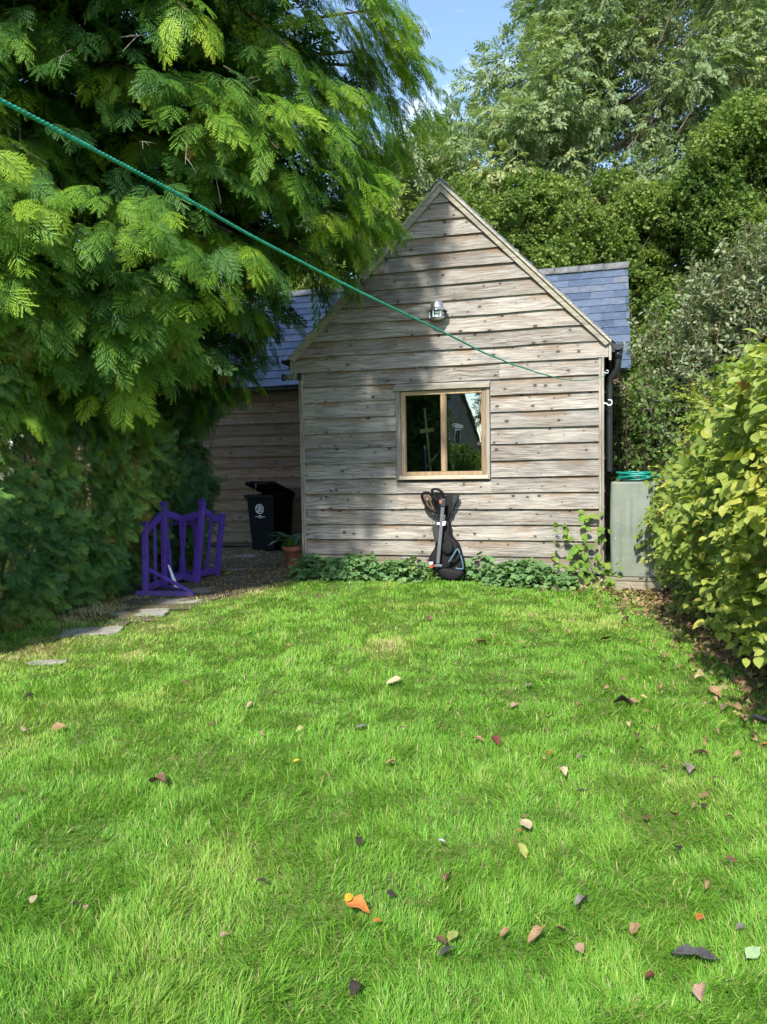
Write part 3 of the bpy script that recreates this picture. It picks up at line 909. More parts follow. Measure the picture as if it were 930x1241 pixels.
# ----------------------------------------------------------------------------
# purple show-jump wing stands
# ----------------------------------------------------------------------------
def wing(L_, label, foot, hs=0.86, ht=1.06):
    """origin midway on the ground; x from the short post (-L/2) to the tall post (+L/2)"""
    r = empty('jump_wing', (0, 0, 0), 0, label, 'jump wing', 'purple painted jump wing stands on the path')
    t = 0.062; h = L_ / 2
    MB().box((-h - t / 2, -t / 2, 0), (-h + t / 2, t / 2, hs)).build('short_post', M['purple'], r, bevel=0.004)
    MB().box((h - t / 2, -t / 2, 0), (h + t / 2, t / 2, ht)).build('tall_post', M['purple'], r, bevel=0.004)
    for x, z in ((-h, hs), (h, ht)):
        MB().box((x - 0.047, -0.047, z), (x + 0.047, 0.047, z + 0.012)).add(
            [(x - 0.032, -0.032, z + 0.013), (x + 0.032, -0.032, z + 0.013), (x + 0.032, 0.032, z + 0.013), (x - 0.032, 0.032, z + 0.013), (x, 0, z + 0.03)],
            [(0, 1, 4), (1, 2, 4), (2, 3, 4), (3, 0, 4)]).build('post_cap', M['purple'], r, bevel=0.003)
    MB().bar((-h + t / 2, 0, hs - 0.10), (h - t / 2, 0, ht - 0.13), 0.036, 0.085, ext=0.004).build('top_rail', M['purple'], r, bevel=0.003)
    MB().bar((-h + t / 2, 0, 0.085), (h - t / 2, 0, 0.085), 0.036, 0.085, ext=0.0).build('bottom_rail', M['purple'], r, bevel=0.003)
    for f in (0.5,):
        x = -h + L_ * f; zt = hs - 0.145 + (ht - hs - 0.03) * f
        MB().box((x - 0.026, -0.012, 0.13), (x + 0.026, 0.012, zt)).build('slat', M['purple'], r, bevel=0.003)
    mb = MB()
    for k in range(8): mb.cyl((h - t / 2 - 0.0015, 0, 0.30 + k * 0.065), (h - t / 2 + 0.004, 0, 0.30 + k * 0.065), 0.008, n=10)
    mb.build_each('cup_hole', M['blackplastic'], r)
    if foot:
        MB().box((-h - 0.03, -0.58, 0.0), (-h + 0.03, 0.12, 0.055)).build('foot', M['purple'], r, bevel=0.004)
        MB().bar((-h + 0.05, -0.02, 0.30), (-h + 0.01, -0.54, 0.05), 0.03, 0.036).build('brace', M['purple'], r, bevel=0.003)
        MB().bar((-h + 0.03, -0.54, 0.03), (h * 0.55, -0.02, 0.05), 0.04, 0.036).build('brace', M['purple'], r, bevel=0.003)
    return r


def put_wing(r, p_short, p_tall, lean=0.0):
    a = np.array(p_short[:2]); b = np.array(p_tall[:2]); m = (a + b) / 2; d = b - a
    rz = math.atan2(d[1], d[0])
    z = float(ground_z(m[0], m[1])) + 0.008
    r.matrix_world = Matrix.Translation((m[0], m[1], z)) @ Matrix.Rotation(lean, 4, 'Y') @ Matrix.Rotation(rz, 4, 'Z')


w1 = wing(0.56, 'front purple jump wing rising away from the lawn, with a long foot and diagonal brace', True)
put_wing(w1, (-2.80, 8.97), (-2.74, 9.50), 0.015)
w2 = wing(0.56, 'purple jump wing directly behind the braced front one, its rail sloping down away', False)
put_wing(w2, (-2.50, 10.28), (-2.74, 9.80), -0.05)
w3 = wing(0.52, 'purple jump wing in the middle whose rail rises to a tall post leaning right', False)
put_wing(w3, (-2.93, 10.13), (-2.44, 9.93), 0.105)
w4 = wing(0.52, 'purple jump wing nearest the black bin, its rail sloping down to a leaning short post', False)
put_wing(w4, (-2.33, 10.55), (-2.50, 10.10), 0.125)
# white offcut wedge lying between the feet
of = MB()
of.add([(0, 0, 0), (0.05, 0.02, 0), (0.02, 0.05, 0), (-0.10, 0.06, 0.30), (-0.085, 0.075, 0.30), (-0.09, 0.08, 0.28)], [(0, 2, 1), (3, 4, 5), (0, 1, 4, 3), (1, 2, 5, 4), (2, 0, 3, 5)])
o = of.build('wooden_wedge', M['white'], None); o.location = (-2.56, 9.33, 0.01)
tag(o, 'small white pointed stake leaning inside the feet of the front purple jump wing', 'stake')

# ----------------------------------------------------------------------------
# wheelie bin with its lid ajar
# ----------------------------------------------------------------------------
bin_ = empty('wheelie_bin', (-2.03, 13.80, float(ground_z(-2.03, 13.8)) + 0.012), -0.40, 'dark wheelie bin with lid ajar and white round emblem against the boarded wall', 'wheelie bin')
def frustum(mb, b, t, z0, z1, b_off=0.0):
    V = [(-b[0], -b[1] , z0), (b[0], -b[1], z0), (b[0], b[1], z0), (-b[0], b[1], z0),
         (-t[0], -t[1], z1), (t[0], -t[1], z1), (t[0], t[1], z1), (-t[0], t[1], z1)]
    return mb.add(V, [(0, 3, 2, 1), (0, 1, 5, 4), (1, 2, 6, 5), (2, 3, 7, 6), (3, 0, 4, 7)])
mb = MB()
V = []
for s in (1.0, 0.965):
    zz0 = 0.02 if s == 1.0 else 0.06
    for (bx, by, z) in ((0.225, 0.27, zz0), (0.275, 0.345, 0.965)):
        V += [(-bx * s, -by * s, z), (bx * s, -by * s, z), (bx * s, by * s, z), (-bx * s, by * s, z)]
Fs = [(0, 3, 2, 1), (8, 9, 10, 11)]
for i in range(4):
    j = (i + 1) % 4
    Fs += [(i, j, 4 + j, 4 + i), (8 + j, 8 + i, 12 + i, 12 + j), (4 + i, 4 + j, 12 + j, 12 + i)]
mb.add(V, Fs)
mb.build('body', M['binplastic'], bin_, bevel=0.022)
mb = MB()
for lo, hi in (((-0.305, -0.385, 0.93), (0.305, -0.335, 0.995)), ((-0.305, 0.335, 0.93), (0.305, 0.375, 0.995)), ((-0.305, -0.335, 0.93), (-0.262, 0.335, 0.995)), ((0.262, -0.335, 0.93), (0.305, 0.335, 0.995))):
    mb.box(lo, hi)
mb.build('rim', M['binplastic'], bin_, bevel=0.012)
# lid: shallow tray hinged at the back, open by about 25 degrees
lid = MB()
hz, hy, op = 1.00, 0.37, math.radians(17)
Ml = Matrix.Translation((0, hy, hz)) @ Matrix.Rotation(-op, 4, 'X')
lid.box((-0.30, -0.75, 0.0), (0.30, 0.0, 0.012), M=Ml)
lid.box((-0.30, -0.75, -0.045), (0.30, -0.738, 0.0), M=Ml); lid.box((-0.30, -0.738, -0.045), (-0.288, 0.0, 0.0), M=Ml); lid.box((0.288, -0.738, -0.045), (0.30, 0.0, 0.0), M=Ml)
lid.box((-0.22, -0.70, 0.0125), (0.22, -0.08, 0.035), M=Ml)
lo = lid.build('lid', M['binblack'], bin_, bevel=0.008)
for x in (-0.19, 0.19):
    lh = MB(); lh.box((x - 0.055, -0.785, -0.03), (x + 0.055, -0.76, 0.0), M=Ml); lh.box((x - 0.055, -0.76, -0.03), (x - 0.035, -0.752, 0.0), M=Ml); lh.box((x + 0.035, -0.76, -0.03), (x + 0.055, -0.752, 0.0), M=Ml)
    lh.build('lid_handle', M['binblack'], lo, bevel=0.004)
MB().cyl((-0.28, 0.40, 1.0), (0.28, 0.40, 1.0), 0.016).box((-0.24, 0.33, 0.93), (-0.19, 0.42, 1.0)).box((0.19, 0.33, 0.93), (0.24, 0.42, 1.0)).build('rear_handle', M['binblack'], bin_, smooth=False)
for x in (-0.255, 0.255):
    MB().cyl((x - 0.025, 0.30, 0.10), (x + 0.025, 0.30, 0.10), 0.10, n=28).build('wheel', M['binblack'], bin_, bevel=0.01)
# emblem: pale disc with a ring and a dark monogram, and small print lines under it
slope = (0.345 - 0.27) / 0.945
def front(x, z, lift=0.004): return (x, -(0.27 + slope * (z - 0.02)) - lift, z)
def stroke(mb, pts, w, lift):
    P = [np.array(p) for p in pts]
    for a, b in zip(P[:-1], P[1:]):
        d = b - a; d = d / (np.linalg.norm(d) + 1e-9); n = np.array([-d[1], d[0]]) * w / 2
        e = d * w * 0.3
        q = [a - n - e, b - n + e, b + n + e, a + n - e]
        V = [front(p[0], p[1], lift) for p in q] + [front(p[0], p[1], lift - 0.003) for p in q]
        mb.add(V, [(0, 1, 2, 3), (0, 4, 5, 1), (1, 5, 6, 2), (2, 6, 7, 3), (3, 7, 4, 0)])
        lift += 0.0002
def arc(cx, cz, r, a0, a1, n=14): return [(cx + r * math.cos(t), cz + r * math.sin(t)) for t in np.linspace(math.radians(a0), math.radians(a1), n)]
em = MB(); ex, ez = -0.02, 0.745
stroke(em, arc(ex, ez, 0.080, 0, 360, 37), 0.012, 0.004)
stroke(em, arc(ex - 0.036, ez + 0.018, 0.020, 30, 270) + arc(ex - 0.036, ez - 0.022, 0.020, 90, -150), 0.013, 0.004)          # S
stroke(em, [(ex - 0.004, ez - 0.058), (ex - 0.004, ez + 0.058)], 0.014, 0.004)                                                # stem
stroke(em, arc(ex + 0.012, ez + 0.028, 0.022, 90, -90), 0.012, 0.004)
stroke(em, [(ex + 0.012, ez + 0.006), (ex + 0.03, ez - 0.045)], 0.013, 0.004)
stroke(em, [(ex + 0.050, ez - 0.045), (ex + 0.050, ez + 0.048)], 0.012, 0.004)
stroke(em, arc(ex, ez, 0.062, 200, 250, 6), 0.009, 0.004)
em.build('emblem', M['decal'], bin_)
tx = MB()
stroke(tx, [(ex - 0.022, ez - 0.115), (ex + 0.022, ez - 0.115)], 0.012, 0.004)
stroke(tx, [(ex - 0.095, ez - 0.137), (ex + 0.10, ez - 0.137)], 0.011, 0.004)
stroke(tx, [(ex - 0.030, ez - 0.157), (ex + 0.032, ez - 0.157)], 0.008, 0.004)
tx.build('print', M['decal'], bin_)
# pale latch strap holding the lid
st = MB(); st.tube([(-0.05, -0.36, 0.99), (-0.055, -0.40, 1.06), (-0.05, -0.375, 1.18)], 0.011, 8); st.build('lid_prop', M['decalblue'], bin_, smooth=True)

# dark water butt tucked behind the gable corner
bt = empty('black_tub', W(-0.50, 2.55, 0.01), 0.2, 'black rounded tub half hidden between the bin and gable corner', 'tub')
MB().lathe([(0, 0), (0.20, 0), (0.235, 0.25), (0.245, 0.55), (0.23, 0.86), (0.20, 0.92)], n=28).build('body', M['binblack'], bt, smooth=True)
MB().lathe([(0.25, 0.905), (0.255, 0.94), (0.22, 0.965), (0.05, 0.985), (0, 0.985)], n=28).build('lid', M['binblack'], bt, smooth=True)

# ----------------------------------------------------------------------------
# terracotta pot with broad leaved plant
# ----------------------------------------------------------------------------
pg = (-1.27, 10.95)
pot = empty('terracotta_pot', (pg[0], pg[1], float(ground_z(*pg)) + 0.005), 0, 'terracotta pot standing at the foot of the gable corner post', 'plant pot')
MB().lathe([(0.0, 0.0), (0.115, 0.0), (0.12, 0.008), (0.158, 0.275), (0.176, 0.277), (0.182, 0.345), (0.170, 0.350), (0.160, 0.340), (0.152, 0.28), (0.14, 0.26)], n=36).build('vessel', M['terracotta'], pot, smooth=True)
MB().lathe([(0.150, 0.295), (0.07, 0.31), (0, 0.315)], n=20).build('soil', M['soil'], pot)
# small dark pot behind the jump wings
sp = empty('small_pot', (on_ground(243, 679)[0], on_ground(243, 679)[1], 0.01), 0, 'small dark plastic pot seen between the purple posts', 'plant pot')
MB().lathe([(0, 0), (0.075, 0), (0.10, 0.16), (0.112, 0.162), (0.112, 0.185), (0.10, 0.185), (0.092, 0.14), (0, 0.14)], n=24).build('vessel', M['binblack'], sp, smooth=True)

# ----------------------------------------------------------------------------
# water tank on a low timber platform, with a coiled hose on top
# ----------------------------------------------------------------------------
gzr = float(ground_z(2.8, 9.0))
plat = empty('tank_platform', W(4.0, -0.36, gzr - 0.01), -WA, 'low pale timber platform under the grey green tank', 'platform')
MB().box((0.02, 0.0, 0.135), (0.82, 0.60, 0.172), rnd=0.3).build('deck', M['plank'], plat, bevel=0.004)
MB().box((0.03, 0.012, 0.0), (0.80, 0.042, 0.134), rnd=0.66).build('fascia_board', M['plank'], plat, bevel=0.003)
MB().box((0.765, 0.05, 0.0), (0.80, 0.58, 0.134), rnd=0.9).box((0.03, 0.05, 0.0), (0.065, 0.58, 0.134), rnd=0.1).build_each('side_board', M['plank'], plat, bevel=0.003)
MB().box((0.765, -0.022, 0.0), (0.805, 0.0, 0.133), rnd=0.5).build('corner_batten', M['plank'], plat, bevel=0.003)
tank = empty('water_tank', W(4.03, -0.325, gzr + 0.164), -WA, 'tall grey green water tank standing between timber wall and leafy hedge', 'water tank')
tb = MB()
def rrect(x0, x1, y0, y1, r, n=5):
    out = []
    for cx_, cy_, a in ((x1 - r, y1 - r, 0), (x0 + r, y1 - r, 90), (x0 + r, y0 + r, 180), (x1 - r, y0 + r, 270)):
        for t in np.linspace(0, 90, n): out.append((cx_ + r * math.cos(math.radians(a + t)), cy_ + r * math.sin(math.radians(a + t))))
    return out
rings = []
for z, g in ((0, 0.012), (0.012, 0.002), (0.30, -0.004), (0.62, -0.010), (0.95, -0.004), (1.105, 0.002), (1.12, 0.012), (1.124, 0.04)):
    rings.append([(x, y, z) for x, y in rrect(0 + g, 0.62 - g, 0 + g, 0.52 - g, 0.05)])
n = len(rings[0])
Fs = [(k * n + i, k * n + (i + 1) % n, (k + 1) * n + (i + 1) % n, (k + 1) * n + i) for k in range(len(rings) - 1) for i in range(n)]
Fs += [tuple(range(n - 1, -1, -1)), tuple(range((len(rings) - 1) * n, len(rings) * n))]
tb.add([p for r in rings for p in r], Fs)
tk = tb.build('body', M['tank'], tank, smooth=False)
MB().lathe([(0.19, 0.0), (0.19, 0.03), (0.17, 0.04), (0, 0.042)], (0.31, 0.26, 1.125), n=28).build('lid', M['tank'], tank)
tap = MB().cyl((0.56, 0.0, 0.07), (0.56, -0.05, 0.07), 0.014); tap.tube([(0.56, -0.045, 0.07), (0.56, -0.07, 0.065), (0.56, -0.075, 0.03)], 0.012); tap.box((0.535, -0.05, 0.085), (0.585, -0.04, 0.10))
tap.build('tap', M['handle'], tank)
hs = MB(); pts = []
for i in range(150):
    t = i * 2 * PI / 26; r = 0.20 + 0.02 * math.sin(i * 0.37) + 0.012 * (i // 26 % 3)
    pts.append((0.30 + r * math.cos(t), 0.25 + r * 0.92 * math.sin(t), 0.018 + 0.016 * (i / 26.0) + 0.006 * math.sin(i * 0.9)))
pts += [(0.53, 0.20, 0.06), (0.60, 0.10, 0.035), (0.58, 0.00, 0.025), (0.40, 0.03, 0.05)]
hs.tube(pts, 0.0105, 8)
ho = hs.build('garden_hose', M['hose'], None, smooth=True)
ho.location = W(4.03, -0.325, gzr + 0.164 + 1.124); ho.rotation_euler = (0, 0, -WA)
tag(ho, 'green garden hose coiled on top of the grey green tank', 'hose')

# ----------------------------------------------------------------------------
# washing line
# ----------------------------------------------------------------------------
P0 = at_depth(0, 122, 1.45); P1 = np.array(W(L + 0.06, -0.03, 2.565))
hd = P1[:2] - P0[:2]
def on_line_plane(px, py):
    d = ray(px, py)
    # intersect with the vertical plane through P0 and P1
    nrm = np.array([hd[1], -hd[0]])
    t = (P0[:2] @ nrm) / (d[:2] @ nrm)
    return _C + d * t
Lpts = [on_line_plane(*q) for q in ((0, 122), (60, 153), (120, 184), (222, 240), (330, 299), (430, 351), (530, 399), (600, 433), (670, 457), (705, 461), (728, 457.5))]
ext = Lpts[0] + (Lpts[0] - Lpts[1]) / np.linalg.norm(Lpts[1] - Lpts[0]) * np.array([1, 1, 1.0]) * 2.6
Lp = [ext] + Lpts + [P1]
# resample smoothly
def catmull(P, n=14):
    P = np.array(P); out = []
    Q = np.vstack([2 * P[0] - P[1], P, 2 * P[-1] - P[-2]])
    for i in range(1, len(Q) - 2):
        for t in np.linspace(0, 1, n, endpoint=False):
            a, b, c, d = Q[i - 1], Q[i], Q[i + 1], Q[i + 2]
            out.append(0.5 * (2 * b + (c - a) * t + (2 * a - 5 * b + 4 * c - d) * t * t + (3 * b - a - 3 * c + d) * t ** 3))
    out.append(P[-1]); return np.array(out)
LL = catmull(Lp)
# twisted pair of strands
seglen = np.concatenate([[0], np.cumsum(np.linalg.norm(np.diff(LL, axis=0), axis=1))])
tt = np.linspace(0, seglen[-1], 2600)
LC = np.stack([np.interp(tt, seglen, LL[:, i]) for i in range(3)], 1)
wob = (vnoise(tt * 3, tt * 0, ch=3) - 0.5) * 0.006
LC[:, 2] += wob
paths = []; rads = []
for ph in (0, PI):
    a = tt * 2 * PI / 0.022 + ph
    # the tail knotted to the hook is a thinner cord
    rr_ = 0.0034 * np.where(tt > tt[-1] - 1.6, 0.62, 1.0)
    off = np.stack([np.cos(a) * rr_ * 0.5, np.zeros_like(a), np.sin(a) * rr_ * 0.5], 1)
    paths.append(LC + off); rads.append(rr_)
o = tubes('washing_line', paths, rads, M['rope'], n=6)
tag(o, 'green twisted washing line stretched across the garden to the gable corner hook', 'washing line')

# ----------------------------------------------------------------------------
# black padded carrier leaning on the boards
# ----------------------------------------------------------------------------
bag = empty('padded_carrier', W(1.95, -0.20, 0.0), -WA, 'black padded bag with shoulder straps and grey bar, leaning below the window', 'bag')
def bp_(X, Y): # zoomed photo pixel -> (u, z) in the plane of the bag
    u, v, z = on_wall(500 + X / 9.55, 580 + Y / 9.55, -0.12)
    return (u - 1.95, z)
Mb = Matrix(((1, 0, 0, 0), (0, 0, -1, 0), (0, 1, 0, 0), (0, 0, 0, 1)))   # poly xy -> x,z ; extrude towards -y
def lean(mb):      # lean the bag: top nearer to the wall
    mb.v = [(x, y + 0.13 * min(1, max(0, z / 1.1)), z) for x, y, z in mb.v]; return mb
def puff(name, pix, d0, d1, mat, inset=0.12, sub=1, par=None):
    mb = MB().prism([bp_(*q) for q in pix], d0, d1, Mb, inset); lean(mb)
    return mb.build(name, mat, par or bag, smooth=True, subdiv=sub)
body = puff('main_body', [(235, 545), (300, 500), (345, 475), (445, 470), (450, 560), (455, 640), (500, 695), (550, 740), (580, 820), (600, 900), (630, 1030), (610, 1085), (560, 1125), (460, 1155), (340, 1090), (235, 1010), (205, 910), (240, 840), (290, 780), (270, 690), (250, 600)], -0.05, 0.10, M['blackfabric'], 0.10)
puff('lower_pocket', [(340, 1000), (430, 1010), (540, 1015), (630, 1040), (640, 1090), (570, 1140), (470, 1160), (380, 1110), (330, 1060)], 0.09, 0.19, M['blackfabric'], 0.15)
puff('side_pocket', [(205, 915), (285, 790), (330, 800), (330, 960), (250, 1000)], 0.085, 0.15, M['blackfabric'], 0.15)
puff('yoke', [(370, 180), (445, 172), (540, 175), (530, 250), (480, 340), (440, 400), (430, 480), (400, 500), (385, 400), (360, 300)], -0.02, 0.05, M['blackfabric'], 0.08)
puff('yoke_patch', [(470, 190), (530, 182), (520, 250), (470, 320), (465, 250)], 0.045, 0.062, M['greyfabric'], 0.08)
puff('flap', [(240, 545), (330, 485), (345, 560), (330, 700), (300, 770), (275, 690), (255, 600)], 0.09, 0.125, M['greyfabric'], 0.12)
puff('round_pad', [(435 + 70 * math.cos(t), 782 + 84 * math.sin(t)) for t in np.linspace(0, 2 * PI, 18, endpoint=False)], 0.095, 0.15, M['blackfabric'], 0.2)
# shoulder straps: flat padded bands looping above the body
def band(name, pix, depth, w, th, mat, par=None):
    P = catmull([(*bp_(*q), dz) for q, dz in zip(pix, depth)], 6)
    P3 = [Vector((p[0], -p[2], p[1])) for p in P]
    mb = MB()
    n = len(P3); V = []; 
    for i in range(n):
        t = (P3[min(i + 1, n - 1)] - P3[max(i - 1, 0)]).normalized()
        s = Vector((0, 1, 0)); nn = t.cross(s).normalized()
        for a, b in ((-1, -0.6), (-0.6, -1), (0.6, -1), (1, -0.6), (1, 0.6), (0.6, 1), (-0.6, 1), (-1, 0.6)):
            V.append(P3[i] + s * (a * w / 2) + nn * (b * th / 2))
    Fs = [(k * 8 + i, k * 8 + (i + 1) % 8, (k + 1) * 8 + (i + 1) % 8, (k + 1) * 8 + i) for k in range(n - 1) for i in range(8)]
    Fs += [tuple(range(7, -1, -1)), tuple(range((n - 1) * 8, n * 8))]
    mb.add(V, Fs); lean(mb)
    return mb.build(name, mat, par or bag, smooth=True)
s1 = band('shoulder_strap', [(330, 420), (250, 390), (185, 330), (140, 260), (125, 190), (160, 158), (215, 175), (250, 250), (275, 340), (330, 410)], [0.02, 0.03, 0.06, 0.09, 0.11, 0.11, 0.10, 0.07, 0.04, 0.02], 0.075, 0.028, M['blackfabric'])
band('strap_lining', [(238, 385), (185, 305), (160, 240), (160, 200), (195, 215), (225, 290), (250, 370)], [0.04, 0.06, 0.09, 0.10, 0.09, 0.06, 0.04], 0.05, 0.018, M['tan'], s1)
s2 = band('shoulder_strap', [(330, 420), (300, 330), (290, 240), (240, 170), (235, 128), (290, 122), (345, 160), (370, 230), (380, 330), (365, 420)], [0.0, 0.03, 0.05, 0.06, 0.06, 0.06, 0.06, 0.04, 0.03, 0.0], 0.07, 0.030, M['blackfabric'])
band('shoulder_strap', [(455, 420), (470, 330), (520, 240), (538, 190), (500, 250), (455, 340)], [0.0, 0.03, 0.05, 0.06, 0.04, 0.01], 0.05, 0.02, M['greyfabric'])
band('webbing', [(262, 400), (252, 470), (248, 520), (240, 580), (236, 640)], [0.05, 0.06, 0.07, 0.10, 0.11], 0.012, 0.004, M['greyfabric'])
band('webbing', [(225, 190), (290, 240), (330, 300), (345, 400)], [0.12, 0.11, 0.09, 0.07], 0.018, 0.005, M['greyfabric'])
band('hip_belt', [(350, 990), (400, 970), (455, 950), (540, 910), (590, 850)], [0.16, 0.175, 0.17, 0.15, 0.13], 0.04, 0.016, M['blackfabric'])
# grey bar with clamps
a = bp_(383, 250); b = bp_(340, 960)
bm = MB().bar((a[0], -0.17, a[1]), (b[0], -0.18, b[1]), 0.048, 0.03, up=(0, 1, 0)); lean(bm); bo = bm.build('grey_bar', M['bar'], bag, bevel=0.005)
c1 = bp_(383, 275); cm = MB().box((c1[0] - 0.032, -0.205, c1[1] - 0.045), (c1[0] + 0.034, -0.145, c1[1] + 0.05)); lean(cm); cm.build('clamp', M['blackplastic'], bo, bevel=0.008)
c2 = bp_(364, 262); cm = MB().box((c2[0] - 0.008, -0.214, c2[1] - 0.02), (c2[0] + 0.010, -0.202, c2[1] + 0.02)); lean(cm); cm.build('release_button', M['red'], bo, bevel=0.003)
for X, Y in ((335, 510), (400, 495), (395, 520)):
    c3 = bp_(X, Y); cm = MB().box((c3[0] - 0.02, -0.19, c3[1] - 0.014), (c3[0] + 0.02, -0.15, c3[1] + 0.014)); lean(cm); cm.build('bracket', M['white'], bo, bevel=0.006)
c3 = bp_(350, 980); cm = MB().box((c3[0] - 0.05, -0.215, c3[1] - 0.016), (c3[0] + 0.05, -0.17, c3[1] + 0.016)); lean(cm); cm.build('lower_bracket', M['bar'], bo, bevel=0.006)
c4 = bp_(268, 955); cm = MB().box((c4[0] - 0.024, -0.20, c4[1] - 0.012), (c4[0] + 0.022, -0.165, c4[1] + 0.018)); lean(cm); cm.build('tag', M['white'], bag, bevel=0.004)
c4 = bp_(278, 990); p = Vector((c4[0], -0.195, c4[1])); cm = MB().bar(p + Vector((-0.04, 0, -0.008)), p + Vector((0.075, 0, 0.022)), 0.03, 0.016); lean(cm); cm.build('tag', M['red'], bag, bevel=0.004)
band('piping', [(455, 950), (500, 880), (552, 800), (585, 870), (605, 930), (618, 1015), (575, 1020), (540, 1010)], [0.16, 0.155, 0.14, 0.13, 0.13, 0.13, 0.15, 0.16], 0.03, 0.018, M['bluetrim'])
# ----------------------------------------------------------------------------
# leaf and frond templates
# ----------------------------------------------------------------------------
def frond_template(n=11, sub=(0.35, 0.6, 0.82), seed=0, curve=0.22, w=0.020):
    r = np.random.default_rng(seed); V = []; Fq = []; lx = []

    def dia(p, q, wd, lxx):
        p = np.array(p); q = np.array(q); d = q - p; nrm = np.array([-d[1], d[0], 0]); nrm /= np.linalg.norm(nrm) + 1e-9
        m = p + d * 0.45; b = len(V)
        V.extend([p, m - nrm * wd, q, m + nrm * wd]); Fq.append((b, b + 1, b + 2, b + 3)); lx.extend([lxx, lxx, min(1, lxx + 0.15), lxx])
    dia((0, 0, 0), (1.0, 0, 0), w * 0.6, 0.3)
    for i in range(n):
        x = 0.05 + 0.93 * i / n; l = 0.44 * (1 - x) ** 0.75 * min(1, 0.45 + x * 2.2) + 0.05
        for s in (-1, 1):
            a = math.radians(42 + r.uniform(-7, 7)) * s
            ll = l * r.uniform(0.8, 1.15); xx = x + (0.03 if s > 0 else 0)
            tip = np.array([xx + ll * math.cos(a), ll * math.sin(a), r.uniform(-.03, .03)])
            p = np.array([xx, 0, 0])
            dia(p, tip, w * 0.75, 0.3 + 0.5 * x)
            for f in sub:
                for s2 in (-1, 1):
                    b = a + s2 * math.radians(38)
                    l2 = ll * 0.42 * (1.08 - f) + 0.025
                    q = p + (tip - p) * f
                    dia(q, q + np.array([l2 * math.cos(b), l2 * math.sin(b), r.uniform(-.02, .02)]), w * 0.8, 0.45 + 0.5 * x)
    V = np.array(V)
    V[:, 2] -= curve * V[:, 0] ** 2 + 0.10 * np.abs(V[:, 1])
    return V, [np.array(Fq)], np.array(lx), V[:, 1]


def spray_template(seed, pairs=7, small=6, droop=0.42, w=0.0125):
    """a drooping spray: an arching stem carrying comb-like side sprays whose tips hang"""
    r = np.random.default_rng(seed); V = []; Fq = []; lx = []

    def dia(p, q, nrm, wd, a, b_):
        d = q - p; s = np.cross(d, nrm); s = s / (np.linalg.norm(s) + 1e-9); m = p + d * 0.5; b = len(V)
        V.extend([p, m - s * wd, q, m + s * wd]); Fq.append((b, b + 1, b + 2, b + 3)); lx.extend([a, (a + b_) / 2, b_, (a + b_) / 2])

    def axis(x): return np.array([x - 0.10 * x * x, 0.04 * math.sin(3 * x + seed), 0.10 * x - droop * x * x])
    up = np.array([0, 0, 1.0])
    xs = np.linspace(0, 1, 4)
    for a, b in zip(xs[:-1], xs[1:]): dia(axis(a), axis(b), up, w * 0.7, 0.15, 0.3)
    for i in range(pairs * 2 + 1):
        x = 0.06 + 0.90 * (i // 2) / pairs; s = -1 if i % 2 else 1
        if i == pairs * 2: x = 0.90
        L_ = (0.46 * (1 - x) ** 0.8 * min(1, 0.55 + 1.8 * x) + 0.13) * r.uniform(0.82, 1.18)
        ang = math.radians(r.uniform(36, 56)) * s if i < pairs * 2 else r.uniform(-.1, .1)
        t = axis(min(1, x + 0.05)) - axis(x); t = t / np.linalg.norm(t)
        d = t * math.cos(ang) + np.array([0, 1.0, 0]) * math.sin(ang); d = d / np.linalg.norm(d)
        o = axis(x)
        def sub_(y): return o + d * L_ * y + np.array([0, 0, -0.30 * L_ * y * y])
        side = np.cross(up, d); side = side / np.linalg.norm(side)
        dia(sub_(0), sub_(1), up, w * 0.8, 0.3, 0.75)
        for k in range(small):
            y = 0.10 + 0.82 * k / small
            for s2 in (-1, 1):
                l2 = L_ * 0.34 * (1.05 - y) ** 0.7 * r.uniform(0.8, 1.2) + 0.022
                b2 = math.radians(r.uniform(34, 50)) * s2
                p = sub_(y); tt = d + np.array([0, 0, -0.45 * y]); tt = tt / np.linalg.norm(tt)
                q = p + (tt * math.cos(b2) + side * math.sin(b2)) * l2 + np.array([0, 0, -0.14 * l2])
                dia(p, q, up + r.normal(0, .15, 3), w, 0.40 + 0.3 * x, 0.70 + 0.3 * y)
    V = np.array(V)
    return V, [np.array(Fq)], np.array(lx), V[:, 1]


FROND = [spray_template(s) for s in range(4)]
FROND_L = [frond_template(8, (0.55,), 10 + s, 0.25, 0.035) for s in range(2)]


def leaf_template(n=5, width=0.6, fold=0.28, curl=0.25, pet=0.12, tipw=0.0, serr=0.0):
    xs = np.linspace(0, 1, n + 1); V = []; lx = []; ly = []
    for i, x in enumerate(xs):
        w = width / 2 * (math.sin(PI * min(1, x ** 0.85)) ** 0.75 if 0 < x < 1 else 0.0)
        z = -curl * (x - 0.3) ** 2
        X = pet + x * (1 - pet)
        for s in (-1, 0, 1):
            V.append((X - (abs(s) * 0.02), s * w, z + abs(s) * w * fold + (serr * math.sin(i * 2.1 + s) if s else 0))); lx.append(x); ly.append(s * w)
    Fs = []
    for i in range(n):
        a = 3 * i
        Fs += [(a, a + 1, a + 4, a + 3), (a + 1, a + 2, a + 5, a + 4)]
    b = len(V); V += [(0, -0.008, 0.01), (0, 0.008, 0.01), (pet + 0.03, 0.006, -curl * .09), (pet + 0.03, -0.006, -curl * .09)]; lx += [0] * 4; ly += [0.3] * 4
    Fs.append((b, b + 1, b + 2, b + 3))
    return np.array(V), [np.array(Fs)], np.array(lx), np.array(ly)


LEAF = leaf_template(5, 0.62, 0.22, 0.35, serr=0.012)
LEAF_S = leaf_template(3, 0.55, 0.25, 0.3)
LEAF_N = leaf_template(3, 0.34, 0.3, 0.35)


